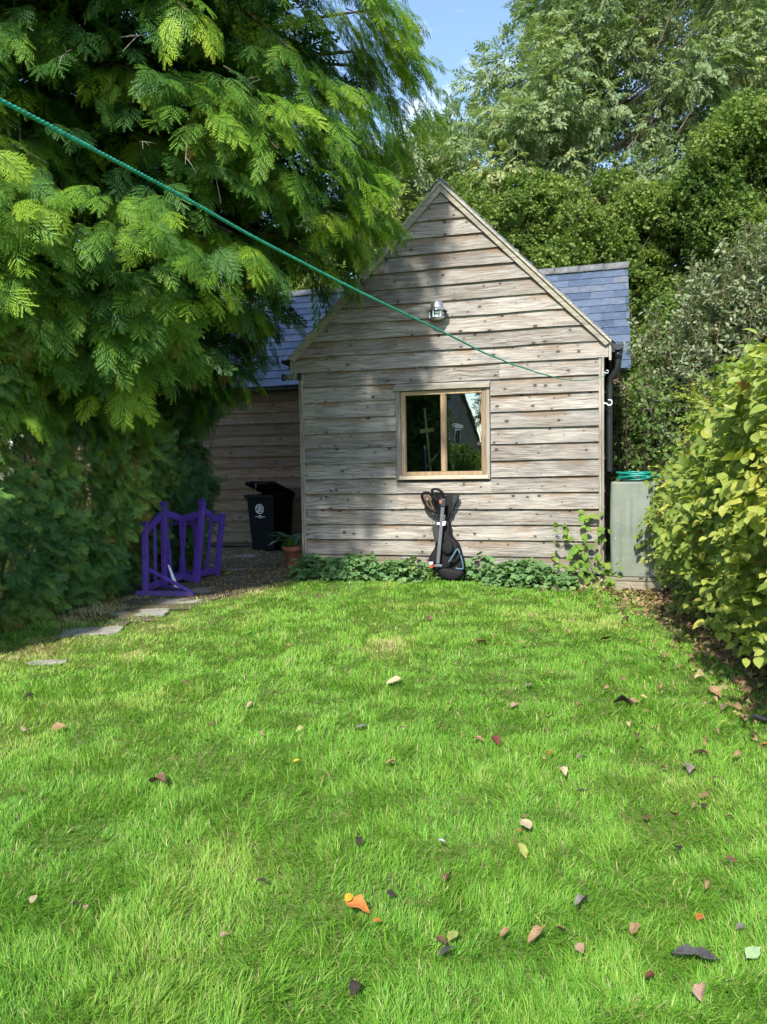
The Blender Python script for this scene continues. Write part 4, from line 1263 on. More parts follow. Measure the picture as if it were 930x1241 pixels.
def kite(width=0.8, fold=0.2):
    V = np.array([(0, 0, 0), (0.45, -width / 2, fold * width / 2), (1, 0, -0.08), (0.45, width / 2, fold * width / 2)])
    return V, [np.array([(0, 1, 2), (0, 2, 3)])], V[:, 0], V[:, 1]


def cluster_template(n, seed, width=0.8, spread=1.0, size=0.45, up=0.5, droop=0.0):
    """n kite leaves sitting round a point"""
    r = np.random.default_rng(seed); Vs = []; Fs = []; lx = []
    kv, kf, kx, ky = kite(width)
    D = unit(r.normal(size=(n, 3)) + np.array([0.25, 0, -droop])); N = unit(r.normal(size=(n, 3)) * 0.5 + np.array([0, 0, 1.0]))
    P = r.normal(size=(n, 3)) * 0.28 * spread
    Bm = frames(D, N)
    out = np.einsum('vk,nkd->nvd', kv, Bm) * (size * r.uniform(0.7, 1.2, (n, 1, 1))) + P[:, None]
    off = (np.arange(n) * 4)[:, None, None]
    f = (kf[0][None] + off).reshape(-1, 3)
    V = out.reshape(-1, 3)
    return V, [f], np.repeat(r.random(n), 4), V[:, 1]


def pinnate_template(pairs=5, seed=0, width=0.36, lsize=0.42):
    """compound leaf: leaflets along a drooping rachis"""
    r = np.random.default_rng(seed); kv, kf, kx, ky = kite(width, 0.25); V = []; Fs = []; lx = []
    for i in range(pairs * 2 + 1):
        x = 0.2 + 0.75 * (i // 2) / pairs; s = -1 if i % 2 else 1
        if i == pairs * 2: x, s = 0.95, 0
        a = math.radians(58 * s + r.uniform(-10, 10)); d = np.array([[math.cos(a), math.sin(a), -0.25 + r.uniform(-.2, .2)]])
        Bm = frames(d, np.array([[r.uniform(-.25, .25), r.uniform(-.25, .25), 1.0]]))[0]
        v = kv @ Bm * lsize * r.uniform(0.8, 1.1) + np.array([x, 0, -0.18 * x * x])
        b = len(V); V += list(v); Fs += [tuple(q + b for q in f) for f in kf[0]]; lx += [r.random()] * 4
    V = np.array(V)
    return V, [np.array(Fs)], np.array(lx), V[:, 1]


CLUST_IVY = [cluster_template(9, s, 0.85, 1.0, 0.55, droop=0.3) for s in range(3)]
PINN = [pinnate_template(5, s) for s in range(3)]


def join(objs, name, parent=None):
    """concatenate numpy-made meshes into one object"""
    Vs = []; f3 = []; f4 = []; T = []; X = []; Y = []; base = 0
    mat = objs[0].data.materials[0]; sm = False
    for o in objs:
        me = o.data; n = len(me.vertices)
        v = np.empty(n * 3, np.float32); me.vertices.foreach_get('co', v); Vs.append(v.reshape(-1, 3))
        nl = len(me.loops); li = np.empty(nl, np.int32); me.loops.foreach_get('vertex_index', li)
        tot = np.empty(len(me.polygons), np.int32); me.polygons.foreach_get('loop_total', tot)
        st = np.concatenate([[0], np.cumsum(tot)[:-1]])
        for k, L_ in ((3, f3), (4, f4)):
            s = st[tot == k]
            if len(s): L_.append(li[s[:, None] + np.arange(k)[None]] + base)
        for nm, A in (('tint', T), ('lx', X), ('ly', Y)):
            a = np.empty(n, np.float32); me.attributes[nm].data.foreach_get('value', a); A.append(a)
        base += n
    faces = [np.concatenate(q) for q in (f3, f4) if q]
    new = np_mesh(name, np.concatenate(Vs), faces, {'tint': np.concatenate(T), 'lx': np.concatenate(X), 'ly': np.concatenate(Y)})
    for o in objs:
        me = o.data; bpy.data.objects.remove(o); bpy.data.meshes.remove(me)
    return link(name, new, mat, parent)


def multi_scatter(name, temps, P, D, N, S, tint, mat, parent=None, tip=0.0, rng=RNG):
    k = rng.integers(0, len(temps), len(P)); parts = []
    for i, t in enumerate(temps):
        m = k == i
        if m.sum(): parts.append(scatter(name, t, P[m], D[m], N[m], np.asarray(S)[m], np.asarray(tint)[m], mat, None, tip=tip))
    o = join(parts, name, parent)
    o.name = name
    return o


# ----------------------------------------------------------------------------
# the big cypress
# ----------------------------------------------------------------------------
def conifer(name, base, height, rad_fn, z_lo, nbr, label, seed, cat='tree', az=None, fr=0.34, lod_back=True, twigs=7, group=None, crown_mat='conifer', extra_branches=(), prune=None, step=0.135, zpow=1.0, mantle=0):
    r = np.random.default_rng(seed)
    root = empty(name, base, 0, label, cat, group)
    bx, by, bz = base
    paths = []; rads = []
    tp = np.array([[0, 0, -0.1], [0.05, 0.03, height * 0.25], [0.02, 0.08, height * 0.5], [0.06, 0.02, height * 0.75], [0, 0, height]])
    paths.append(tp); rads.append(np.array([0.26, 0.21, 0.15, 0.09, 0.02]) * (height / 10))
    P = []; D = []; N = []; S = []; T = []; LOD = []
    specs = []
    for i in range(nbr):
        z = z_lo + (height - z_lo) * (r.random() ** zpow) * 0.97
        a = r.uniform(-PI, PI) if az is None else r.normal(az[0], az[1])
        specs.append((z, a, rad_fn(z, a) * r.uniform(0.78, 1.08), r.uniform(0.0, 0.30), r.uniform(0.30, 0.62)))
    specs += list(extra_branches)
    for (z, a, R, rise, droop) in specs:
        o = np.array([math.cos(a), math.sin(a), 0.0]); side = np.array([-o[1], o[0], 0])
        bend = r.uniform(-0.18, 0.18)
        def bp(t): return np.array([0, 0, z]) + o * R * t + side * (bend * R * t * t) + np.array([0, 0, rise * R * t - droop * R * t * t])
        ts = np.linspace(0, 1, 7)
        pts = np.array([bp(t) for t in ts]); paths.append(pts); rads.append(np.linspace(0.035, 0.006, 7) * (0.5 + R / 4))
        facing = math.cos(a - math.atan2(-by, -bx))      # 1 = towards the camera
        back = lod_back and facing < -0.35
        if back and r.random() < 0.45: continue
        bt = r.uniform(-0.13, 0.13)
        nt = max(3, int(twigs * R / 2.2))
        for j in range(nt):
            t = 0.30 + 0.70 * (j + r.random()) / nt
            p = bp(t); tang = unit(bp(min(1, t + 0.05)) - bp(t - 0.05))
            for s in (-1, 1):
                ln = (0.34 + 0.5 * (1 - t)) * min(1.0, R / 2.0) * r.uniform(0.6, 1.15)
                ang = math.radians(r.uniform(35, 65)) * s
                d = unit(tang * math.cos(ang) + side * math.sin(ang) + np.array([0, 0, -0.18]))
                m = max(1, int(round(ln / step)))
                for q in range(m):
                    f = (q + 0.6 * r.random()) / m
                    pp = p + d * ln * f + np.array([0, 0, -0.22 * (ln * f) ** 2])
                    yaw = r.normal(0, 0.55)
                    dd = unit(d + np.cross(d, [0, 0, 1]) * yaw + np.array([0, 0, -0.15 - 0.35 * r.random() - 0.2 * f]))
                    nn = unit(np.array([0, 0, 1.0]) + o * 0.55 + r.normal(0, 0.28, 3))
                    P.append(pp); D.append(dd); N.append(nn); S.append(fr * r.uniform(0.65, 1.3)); LOD.append(back or t < 0.5)
                    T.append(0.43 + 0.24 * (t - 0.5) + r.normal(0, 0.09) + bt + 0.18 * f)
        for q in range(2):      # leading tip
            P.append(bp(0.92)); D.append(unit(bp(1.0) - bp(0.85) + np.array([0, 0, -0.15]) + r.normal(0, .2, 3))); N.append(np.array([0, 0, 1.0]) + o * 0.4); S.append(fr * 1.35); T.append(0.62 + bt); LOD.append(False)
    if mantle:
        # inner foliage added to block light, with shade put into its darker tint
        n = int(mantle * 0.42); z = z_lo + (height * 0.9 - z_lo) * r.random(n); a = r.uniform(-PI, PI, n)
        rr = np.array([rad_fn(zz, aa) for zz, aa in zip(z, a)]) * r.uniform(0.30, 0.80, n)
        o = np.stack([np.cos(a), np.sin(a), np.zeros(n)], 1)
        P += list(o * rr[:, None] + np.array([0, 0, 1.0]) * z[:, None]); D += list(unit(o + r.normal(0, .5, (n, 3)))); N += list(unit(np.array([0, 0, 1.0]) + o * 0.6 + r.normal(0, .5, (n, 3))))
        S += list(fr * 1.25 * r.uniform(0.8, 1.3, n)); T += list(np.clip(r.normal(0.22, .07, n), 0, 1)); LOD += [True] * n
        n = mantle; z = z_lo - 0.25 + (height * 0.86 - z_lo) * r.random(n) ** 0.95
        a0 = math.atan2(-by, -bx); a = a0 + r.uniform(-1, 1, n) * 2.0
        R = np.array([rad_fn(zz, aa) for zz, aa in zip(z, a)])
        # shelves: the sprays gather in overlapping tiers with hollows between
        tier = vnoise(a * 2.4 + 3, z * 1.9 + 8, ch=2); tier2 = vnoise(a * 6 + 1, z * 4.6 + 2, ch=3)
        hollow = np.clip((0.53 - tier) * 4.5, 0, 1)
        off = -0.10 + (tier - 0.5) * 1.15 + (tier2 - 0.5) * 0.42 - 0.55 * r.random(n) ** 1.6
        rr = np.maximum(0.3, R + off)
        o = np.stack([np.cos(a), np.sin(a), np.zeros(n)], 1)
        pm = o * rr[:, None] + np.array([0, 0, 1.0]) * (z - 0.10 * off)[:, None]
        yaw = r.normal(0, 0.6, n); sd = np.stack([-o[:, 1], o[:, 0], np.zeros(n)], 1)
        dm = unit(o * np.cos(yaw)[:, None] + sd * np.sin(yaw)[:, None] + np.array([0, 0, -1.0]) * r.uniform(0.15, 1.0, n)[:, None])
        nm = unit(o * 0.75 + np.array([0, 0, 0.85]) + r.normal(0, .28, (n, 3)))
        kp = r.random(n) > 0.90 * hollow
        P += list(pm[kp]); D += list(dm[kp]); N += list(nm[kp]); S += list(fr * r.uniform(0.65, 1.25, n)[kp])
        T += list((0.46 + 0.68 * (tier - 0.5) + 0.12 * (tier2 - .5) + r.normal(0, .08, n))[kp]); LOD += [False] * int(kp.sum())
    P = np.array(P); D = np.array(D); N = np.array(N); S = np.array(S); T = np.clip(np.array(T), 0, 0.96); LOD = np.array(LOD)
    if prune is not None:
        # cut the woody branches back too
        for q_, pth in enumerate(paths[1:], 1):
            okk = prune(pth + np.array(base) + np.array([0.18, 0, 0])); cutn = len(pth) if okk.all() else max(3, int(np.argmin(okk)))
            paths[q_] = pth[:cutn]; rads[q_] = rads[q_][:cutn]
        k = prune(P + np.array(base)); P, D, N, S, T, LOD = P[k], D[k], N[k], S[k], T[k], LOD[k]
    dead = r.random(len(T)) < 0.004; T[dead] = 1.0
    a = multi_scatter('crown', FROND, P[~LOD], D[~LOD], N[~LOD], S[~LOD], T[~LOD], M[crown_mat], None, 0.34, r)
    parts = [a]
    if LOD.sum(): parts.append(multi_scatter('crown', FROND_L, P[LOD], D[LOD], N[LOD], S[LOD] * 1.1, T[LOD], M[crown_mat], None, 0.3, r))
    join(parts, 'crown', root) if len(parts) > 1 else setattr(a, 'parent', root)
    tubes('trunk', paths[:1], rads[:1], M['darkbark'], root, 12)
    tubes('limbs', paths[1:], rads[1:], M['darkbark'], root, 5)
    # bare dead twigs that poke out of the sprays
    tw = []; tr_ = []
    for i in range(70):
        z = r.uniform(z_lo, height * 0.8); a = math.atan2(-by, -bx) + r.uniform(-1.3, 1.3); R = rad_fn(z, a)
        o = np.array([math.cos(a), math.sin(a), 0]); p = o * R * r.uniform(0.82, 0.98) + np.array([0, 0, z]); d = unit(o + r.normal(0, .6, 3) + np.array([0, 0, -0.3])); ln = r.uniform(0.3, 0.8)
        q = catmull([p, p + d * ln * 0.5 + r.normal(0, .04, 3), p + d * ln + np.array([0, 0, -0.25 * ln])], 4)
        if prune is not None and not prune(q + np.array(base)).all(): continue
        tw = [q]; tr_ = [np.linspace(0.008, 0.002, len(q))]
        for k in range(3):
            m_ = q[int(r.integers(2, len(q) - 1))]; e = unit(d + r.normal(0, .7, 3)) * r.uniform(0.08, 0.22)
            tw.append(np.array([m_, m_ + e * 0.5, m_ + e + [0, 0, -0.02]])); tr_.append(np.array([0.004, 0.003, 0.0015]))
        tubes('dead_twig', tw, tr_, M['bark'], root, 5)
    print(name, 'fronds', len(P))
    return root


def big_rad(z, a):
    # reach of the crown, by height and azimuth (azimuth 0 = +x, -pi/2 = towards the camera)
    r = 3.38 * float(np.interp(z, [2.0, 2.7, 3.3, 4.2, 5.5, 7.0, 8.5, 10.0, 12.0], [0.66, 0.86, 0.98, 1.02, 1.04, 1.02, 0.90, 0.66, 0.10]))
    toright = max(0.0, math.cos(a))
    toback = max(0.0, math.sin(a))
    r *= 1 - 0.30 * toback
    if z < 4.2: r *= 1 - 0.22 * toright * (4.2 - z) / 1.6
    return r * (0.90 + 0.20 * float(vnoise(np.array(a * 2.1 + 7), np.array(z * 1.2))))


def keep_off_roof(P):
    # the foliage has been kept clear of the roof and the gable
    z = P[:, 2]
    xm = np.interp(z, [2.2, 2.7, 3.1, 3.55, 3.95, 4.4, 5.0, 5.5, 5.9, 8.0, 9.5], [-2.2, -1.95, -1.65, -0.85, -0.10, 0.20, 0.10, 0.45, 0.75, 0.20, -0.2])
    xm = xm + (vnoise(P[:, 1] * 2.2 + 4, z * 2.6) - 0.5) * 0.5
    return P[:, 0] < xm - 0.12


ex = []
# two long limbs that reach out over the gable and in front of the sky
for (z, a, R, rise, droop) in ((5.9, -0.12, 3.9, 0.30, 0.22), (6.0, -0.30, 3.7, 0.30, 0.25), (6.2, 0.02, 3.8, 0.22, 0.2), (4.75, -0.25, 3.35, 0.10, 0.32), (4.9, -0.42, 3.4, 0.06, 0.30), (4.5, -0.12, 3.2, 0.12, 0.36), (4.3, -0.5, 3.25, 0.1, 0.36)):
    ex.append((z, a, R, rise, droop))
big = conifer('cypress_tree', (-3.38, 9.65, 0), 12.0, big_rad, 2.7, 300, 'huge dark cypress tree with drooping feathery sprays overhanging the building', 21, extra_branches=ex, fr=0.36, twigs=6, prune=keep_off_roof, mantle=9000, step=0.20)

# younger cypress at the left edge of the garden, nearer the camera
conifer('cypress_tree', (-4.95, 7.75, 0), 8.5, lambda z, a: 2.05 * float(np.interp(z, [0.4, 2, 5, 8], [0.9, 1.0, 0.95, 0.12])) * (0.85 + 0.3 * float(vnoise(np.array(a * 2 + 3), np.array(z * 1.3)))), 2.2, 110,
        'sunlit yellow green cypress rising at the left edge, nearer than the huge dark one', 33, fr=0.33, twigs=5, mantle=3600, step=0.20)


# clipped cypress hedge under the big tree ------------------------------------
def hedge_of_fronds(name, line, zt, label, seed, dens, depth=0.5, fr=0.26, bulge=0.25, tone=0.0, cat='hedge', side=1.0):
    """line: list of (x, y) of the front foot; outward is to the right of the line direction"""
    r = np.random.default_rng(seed)
    root = empty(name, (line[0][0], line[0][1], 0), 0, label, cat)
    o = np.array([line[0][0], line[0][1], 0])
    pts = np.array(line, float); seg = np.linalg.norm(np.diff(pts, axis=0), axis=1); tot = seg.sum(); cum = np.concatenate([[0], np.cumsum(seg)])
    n = int(tot * 2.5 * dens)
    s = r.random(n) * tot; z = r.random(n)
    x = np.interp(s, cum, pts[:, 0]); y = np.interp(s, cum, pts[:, 1])
    k = np.clip(np.searchsorted(cum, s) - 1, 0, len(seg) - 1); t = (pts[k + 1] - pts[k]) / seg[k][:, None]
    out = np.stack([t[:, 1], -t[:, 0], np.zeros(n)], 1) * side
    top = np.interp(s, np.linspace(0, tot, len(zt)), zt)
    zz = 0.06 + z * (top - 0.06)
    lump = (vnoise(s * 1.6 + seed, zz * 1.6 + 3) - 0.5) * 0.55 + (vnoise(s * 4.1 + seed, zz * 4.1 + 3, ch=1) - 0.5) * 0.22
    dep = r.random(n) ** 1.6 * depth
    off = bulge * np.sin(np.clip(zz / top, 0, 1) * PI * 0.8 + 0.25) + lump - dep
    P = np.stack([x, y, zz], 1) + out * off[:, None]
    D = unit(out * r.uniform(0.25, 1.0, (n, 1)) + r.normal(0, 0.5, (n, 3)) + np.array([0, 0, -0.05]))
    N = unit(np.array([0, 0, 1.0]) * 0.55 + out * 0.75 + r.normal(0, 0.35, (n, 3)))
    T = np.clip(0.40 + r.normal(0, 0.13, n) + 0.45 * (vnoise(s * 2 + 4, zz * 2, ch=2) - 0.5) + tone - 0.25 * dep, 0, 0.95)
    T[r.random(n) < 0.006] = 1.0
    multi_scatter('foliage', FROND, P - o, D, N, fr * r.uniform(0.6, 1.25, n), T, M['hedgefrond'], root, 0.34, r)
    paths = []; rads = []
    for i in range(int(tot * 9)):
        q = r.random() * tot; bx = np.interp(q, cum, pts[:, 0]); by = np.interp(q, cum, pts[:, 1])
        kk = min(len(seg) - 1, np.searchsorted(cum, q) - 1 if q > 0 else 0); tt_ = (pts[kk + 1] - pts[kk]) / seg[kk]; oo = np.array([tt_[1], -tt_[0], 0]) * side
        h = np.interp(q, np.linspace(0, tot, len(zt)), zt) * r.uniform(0.5, 0.95)
        a = np.array([bx, by, 0]) - oo * 0.35; b = a + np.array([r.uniform(-.3, .3), r.uniform(-.3, .3), h]) + oo * r.uniform(0.1, 0.62)
        m = (a + b) / 2 + r.normal(0, 0.08, 3)
        paths.append(np.array([a, m, b]) - o); rads.append(np.array([0.018, 0.012, 0.004]) * r.uniform(0.5, 1.2))
    tubes('stems', paths, rads, M['darkbark'], root, 5)
    print(name, 'fronds', n)
    return root


hedge_of_fronds('cypress_hedge', [(-3.95, 4.9), (-3.72, 6.4), (-3.48, 7.6), (-3.36, 8.6), (-3.26, 9.4), (-3.16, 10.2)], [2.6, 2.8, 2.9, 2.8, 2.7, 2.6], 'dense shaded cypress hedge along the left side of the lawn, under the huge dark tree', 5, 900, tone=0.30, fr=0.19, bulge=0.38)
hedge_of_fronds('cypress_column', [(-3.5, 10.5), (-3.0, 10.45), (-2.62, 10.75), (-2.66, 11.4)], [2.6, 2.75, 2.65, 2.4], 'narrow dark cypress column beside the boarded wall, behind the purple jump wings', 6, 1100, depth=0.35, fr=0.19, bulge=0.10, tone=0.08, cat='shrub')
# ----------------------------------------------------------------------------
# broadleaf trees behind the building
# ----------------------------------------------------------------------------
def clump_tree(name, base, clumps, temps, per, size, mat, label, seed, trunk_r=0.25, cat='tree', group=None, bark='bark', flat=0.8, droop=0.4, tone=0.5, spread=0.16, tip=0.25, limbs=True, shell=0.45):
    """clumps: (x, y, z, r) in world space"""
    r = np.random.default_rng(seed)
    base = np.array(base, float); root = empty(name, tuple(base), 0, label, cat, group)
    P = []; D = []; N = []; T = []
    C_ = np.array([c[:3] for c in clumps]); mid = C_.mean(0)
    for (x, y, z, rr) in clumps:
        n = max(4, int(per * rr * rr))
        q = unit(r.normal(size=(n, 3))) * (shell + (1 - shell) * r.random((n, 1)) ** 0.6) * rr * np.array([1, 1, flat])
        out = unit(q + 0.25 * unit(np.array([x, y, z]) - mid) * rr)
        P.append(np.array([x, y, z]) + q)
        D.append(unit(out + r.normal(0, 0.55, (n, 3)) + np.array([0, 0, -droop])))
        N.append(unit(out * 0.6 + r.normal(0, 0.4, (n, 3)) + np.array([0, 0, 0.9])))
        T.append(tone + r.normal(0, spread) + r.normal(0, spread * 0.7, n))
    P = np.concatenate(P); D = np.concatenate(D); N = np.concatenate(N); T = np.clip(np.concatenate(T), 0, 1)
    multi_scatter('crown', temps, P - base, D, N, size * r.uniform(0.7, 1.25, len(P)), T, M[mat], root, tip, r)
    # trunk and limbs
    top = np.array([mid[0] * 0.6 + base[0] * 0.4, mid[1] * 0.6 + base[1] * 0.4, C_[:, 2].max() * 0.92])
    ctrl = np.array([base - [0, 0, 0.3], base * 0.8 + top * 0.2 + [0.1, 0, 0], base * 0.5 + top * 0.5 + [-0.12, 0.1, 0], top])
    tr = catmull(ctrl, 8); tubes('trunk', [tr - base], [np.linspace(trunk_r, 0.03, len(tr))], M[bark], root, 12)
    if limbs:
        paths = []; rads = []
        for (x, y, z, rr) in clumps[::2]:
            e = np.array([x, y, z]); hz = z - np.linalg.norm(e[:2] - top[:2]) * 0.95 - 1.0
            s = tr[np.argmin(np.abs(tr[:, 2] - max(hz, base[2] + 0.8)))]
            m = s * 0.45 + e * 0.55 + np.array([0, 0, -0.12 * np.linalg.norm(e - s)]) + r.normal(0, 0.12, 3)
            pth = catmull([s, m, e], 5); paths.append(pth - base); rads.append(np.linspace(0.030 * (0.6 + trunk_r * 2), 0.009, len(pth)))
            for k in range(4):
                d = unit(r.normal(size=3) + [0, 0, 0.4]); mm = pth[int(r.integers(4, len(pth)))]
                paths.append(np.array([mm, mm + d * rr * 0.5 + r.normal(0, .05, 3), mm + d * rr * 1.0]) - base); rads.append(np.array([0.016, 0.010, 0.005]))
        tubes('limbs', paths, rads, M[bark], root, 5)
    print(name, 'leaves', len(P))
    return root


def fill(poly_fn, n, xr, yr, Dr, rr, seed):
    """clump centres scattered in depth through the part of the view the crown takes up"""
    r = np.random.default_rng(seed); out = []
    while len(out) < n:
        x = r.uniform(*xr); y = r.uniform(*yr)
        if not poly_fn(x, y): continue
        p = at_depth(x, y, r.uniform(*Dr)); out.append((p[0], p[1], p[2], r.uniform(*rr)))
    return out


def sky_edge(x):
    return float(np.interp(x, [440, 490, 520, 560, 600, 625, 650, 700, 1100], [210, 150, 110, 82, 74, 40, -10, -160, -220]))


ash = fill(lambda x, y: y > sky_edge(x) + 18, 250, (452, 1010), (-190, 275), (20.0, 24.5), (0.55, 0.95), 3)
clump_tree('ash_tree', (5.2, 22.3, 0), ash, PINN, 185, 0.33, 'ash', 'tall airy ash tree with pale grey green leaves and bare limbs showing, against the sky', 4, 0.30, droop=0.25, tone=0.60, spread=0.12, tip=0.4, shell=0.2)

ivy = fill(lambda x, y: y > np.interp(x, [500, 560, 640, 760, 820], [262, 205, 188, 192, 210]) + 30, 160, (500, 830), (200, 500), (18.9, 20.6), (0.48, 0.80), 8)
clump_tree('ivy_clad_tree', (3.6, 20.2, 0), ivy, CLUST_IVY, 520, 0.145, 'ivy', 'rounded mass of glossy ivy smothering a tree right behind the slate ridge', 9, 0.3, droop=0.2, tone=0.62, spread=0.10, tip=0.4, shell=0.6, bark='darkbark')
ivy2 = fill(lambda x, y: x > np.interp(y, [110, 180, 260, 420], [880, 832, 800, 780]) + 20, 170, (765, 1040), (135, 580), (17.6, 19.8), (0.48, 0.82), 12)
clump_tree('ivy_clad_tree', (8.2, 19.2, 0), ivy2, CLUST_IVY, 500, 0.145, 'ivy', 'dark ivy clad tree rising at the right edge, behind the silvery shrub', 13, 0.3, droop=0.2, tone=0.52, spread=0.12, tip=0.4, shell=0.55, bark='darkbark')
yt = fill(lambda x, y: y > 195 + max(0, (470 - x)) * 0.2, 34, (300, 560), (205, 400), (19.5, 22.0), (0.6, 0.9), 16)
clump_tree('sunlit_tree', (-0.3, 21.0, 0), yt, PINN, 150, 0.34, 'yellowtree', 'bright yellow green tree glimpsed between the cypress and gable peak', 17, 0.2, droop=0.5, tone=0.5, tip=0.4, shell=0.3)
# deeper trees that close the gaps low down
bk = fill(lambda x, y: True, 95, (100, 1080), (240, 575), (27, 32), (1.2, 1.7), 23)
clump_tree('far_trees', (4.0, 30, 0), bk, CLUST_IVY, 120, 0.42, 'ivy', 'dark woodland beyond the ash tree filling the gaps', 24, 0.35, tone=0.35, limbs=False, bark='darkbark', cat='trees')
bpy.data.objects['far_trees']['kind'] = 'stuff'

# ----------------------------------------------------------------------------
# silvery shrub of upright wands on the right
# ----------------------------------------------------------------------------
def wand_shrub(name, base, nst, box, hfn, label, seed, leaf, mat, size, gap, tone=0.5, bark='twig', side_len=0.5, cat='shrub'):
    r = np.random.default_rng(seed); base = np.array(base, float)
    root = empty(name, tuple(base), 0, label, cat)
    paths = []; rads = []; P = []; D = []; N = []; T = []; S = []
    for i in range(nst):
        x = r.uniform(box[0], box[1]); y = r.uniform(box[2], box[3])
        h = hfn(x, y) * r.uniform(0.78, 1.05)
        a = np.array([x * 0.75 + base[0] * 0.25, y * 0.8 + base[1] * 0.2, 0.0]); b = np.array([x + r.normal(0, .25), y + r.normal(0, .25), h])
        m = (a + b) / 2 + np.array([r.normal(0, .12), r.normal(0, .12), 0.1])
        st = catmull([a, m, b], 8); paths.append(st - base); rads.append(np.linspace(0.022, 0.004, len(st)))
        L_ = h
        nb = int(L_ / 0.20)
        branches = [(st, 0.35)]
        for j in range(nb):
            t = r.uniform(0.15, 0.97); p = st[int(t * (len(st) - 1))]
            az = r.uniform(-PI, PI); d = np.array([math.cos(az), math.sin(az), r.uniform(0.2, 1.1)]); ln = side_len * r.uniform(0.5, 1.2) * (1.15 - 0.55 * t)
            d = unit(d); q = np.array([p, p + d * ln * 0.5 + [0, 0, 0.02], p + d * ln + [0, 0, -0.05 * ln]])
            paths.append(q - base); rads.append(np.array([0.007, 0.005, 0.0025]))
            branches.append((catmull(q, 5), 0.0))
        for bpth, t0 in branches:
            sl = np.concatenate([[0], np.cumsum(np.linalg.norm(np.diff(bpth, axis=0), axis=1))])
            k = int(sl[-1] * (1 - t0) / gap)
            if k < 1: continue
            q = np.linspace(sl[-1] * t0, sl[-1], k) + r.normal(0, gap * 0.3, k)
            pp = np.stack([np.interp(q, sl, bpth[:, c]) for c in range(3)], 1)
            tg = unit(bpth[-1] - bpth[0])
            az = np.arange(k) * 2.4 + r.random() * 6
            sd = np.cross(tg, [0.3, 0.2, 1.0]); sd = unit(sd); sd2 = np.cross(tg, sd)
            dd = unit(sd[None] * np.cos(az)[:, None] + sd2[None] * np.sin(az)[:, None] + tg * 0.45 + r.normal(0, .2, (k, 3)))
            P.append(pp); D.append(dd); N.append(unit(np.array([0, 0, 1.0]) * 0.8 + r.normal(0, .45, (k, 3)) - dd * 0.2 + tg * 0.3))
            T.append(tone + r.normal(0, 0.16, k) + r.normal(0, .05) + 0.18 * (pp[:, 2] / 4.5 - 0.5)); S.append(size * r.uniform(0.6, 1.25, k))
    P = np.concatenate(P); D = np.concatenate(D); N = np.concatenate(N); T = np.clip(np.concatenate(T), 0, 1); S = np.concatenate(S)
    scatter('foliage', leaf, P - base, D, N, S, T, M[mat], root, tip=0.0)
    tubes('stems', paths, rads, M[bark], root, 5)
    print(name, 'leaves', len(P))
    return root


def el_h(x, y):
    return float(np.interp(x, [3.6, 4.1, 4.7, 5.3, 6.5], [2.9, 3.7, 4.45, 4.75, 4.9]))
wand_shrub('silvery_shrub', (5.2, 11.3, 0), 135, (3.75, 7.0, 10.3, 12.3), el_h, 'tall silvery green shrub of upright reddish wands, between the slate roof and the yellowing hedge', 41, leaf_template(3, 0.44, 0.25, 0.3), 'elaeagnus', 0.092, 0.019, 0.5)
# darker broad leaved bush tucked against the right wall of the building, behind the tank
dk = [(W(4.25 + 0.3 * math.cos(i * 1.7), 0.9 + 0.22 * i, 0)[0] + 0.15, W(4.3, 0.9 + 0.22 * i, 0)[1], zz, 0.33) for i, zz in enumerate((0.9, 1.3, 1.7, 2.1, 2.4, 1.1, 1.6, 2.3, 2.0, 2.5))]
dk += [(4.0 + 0.25 * k_, 11.3 + 0.5 * k_, z_, 0.5) for k_ in range(4) for z_ in (0.8, 1.5, 2.2, 2.8)]
dk += [(3.35, 9.75, 1.35, 0.3), (3.45, 9.9, 1.75, 0.33), (3.5, 10.0, 2.15, 0.33), (3.42, 10.1, 2.45, 0.28), (3.6, 10.3, 2.3, 0.4), (3.62, 10.2, 1.5, 0.4), (3.25, 10.3, 2.42, 0.25), (3.85, 10.2, 2.0, 0.5), (3.9, 10.0, 1.3, 0.5)]
clump_tree('dark_bush', (3.85, 10.9, 0), dk, [LEAF_S], 620, 0.085, 'ivy', 'dark green bush squeezed between the building side and the hedge, above the tank', 44, 0.04, cat='bush', tone=0.35, spread=0.12, tip=0.0, shell=0.3, bark='darkbark')


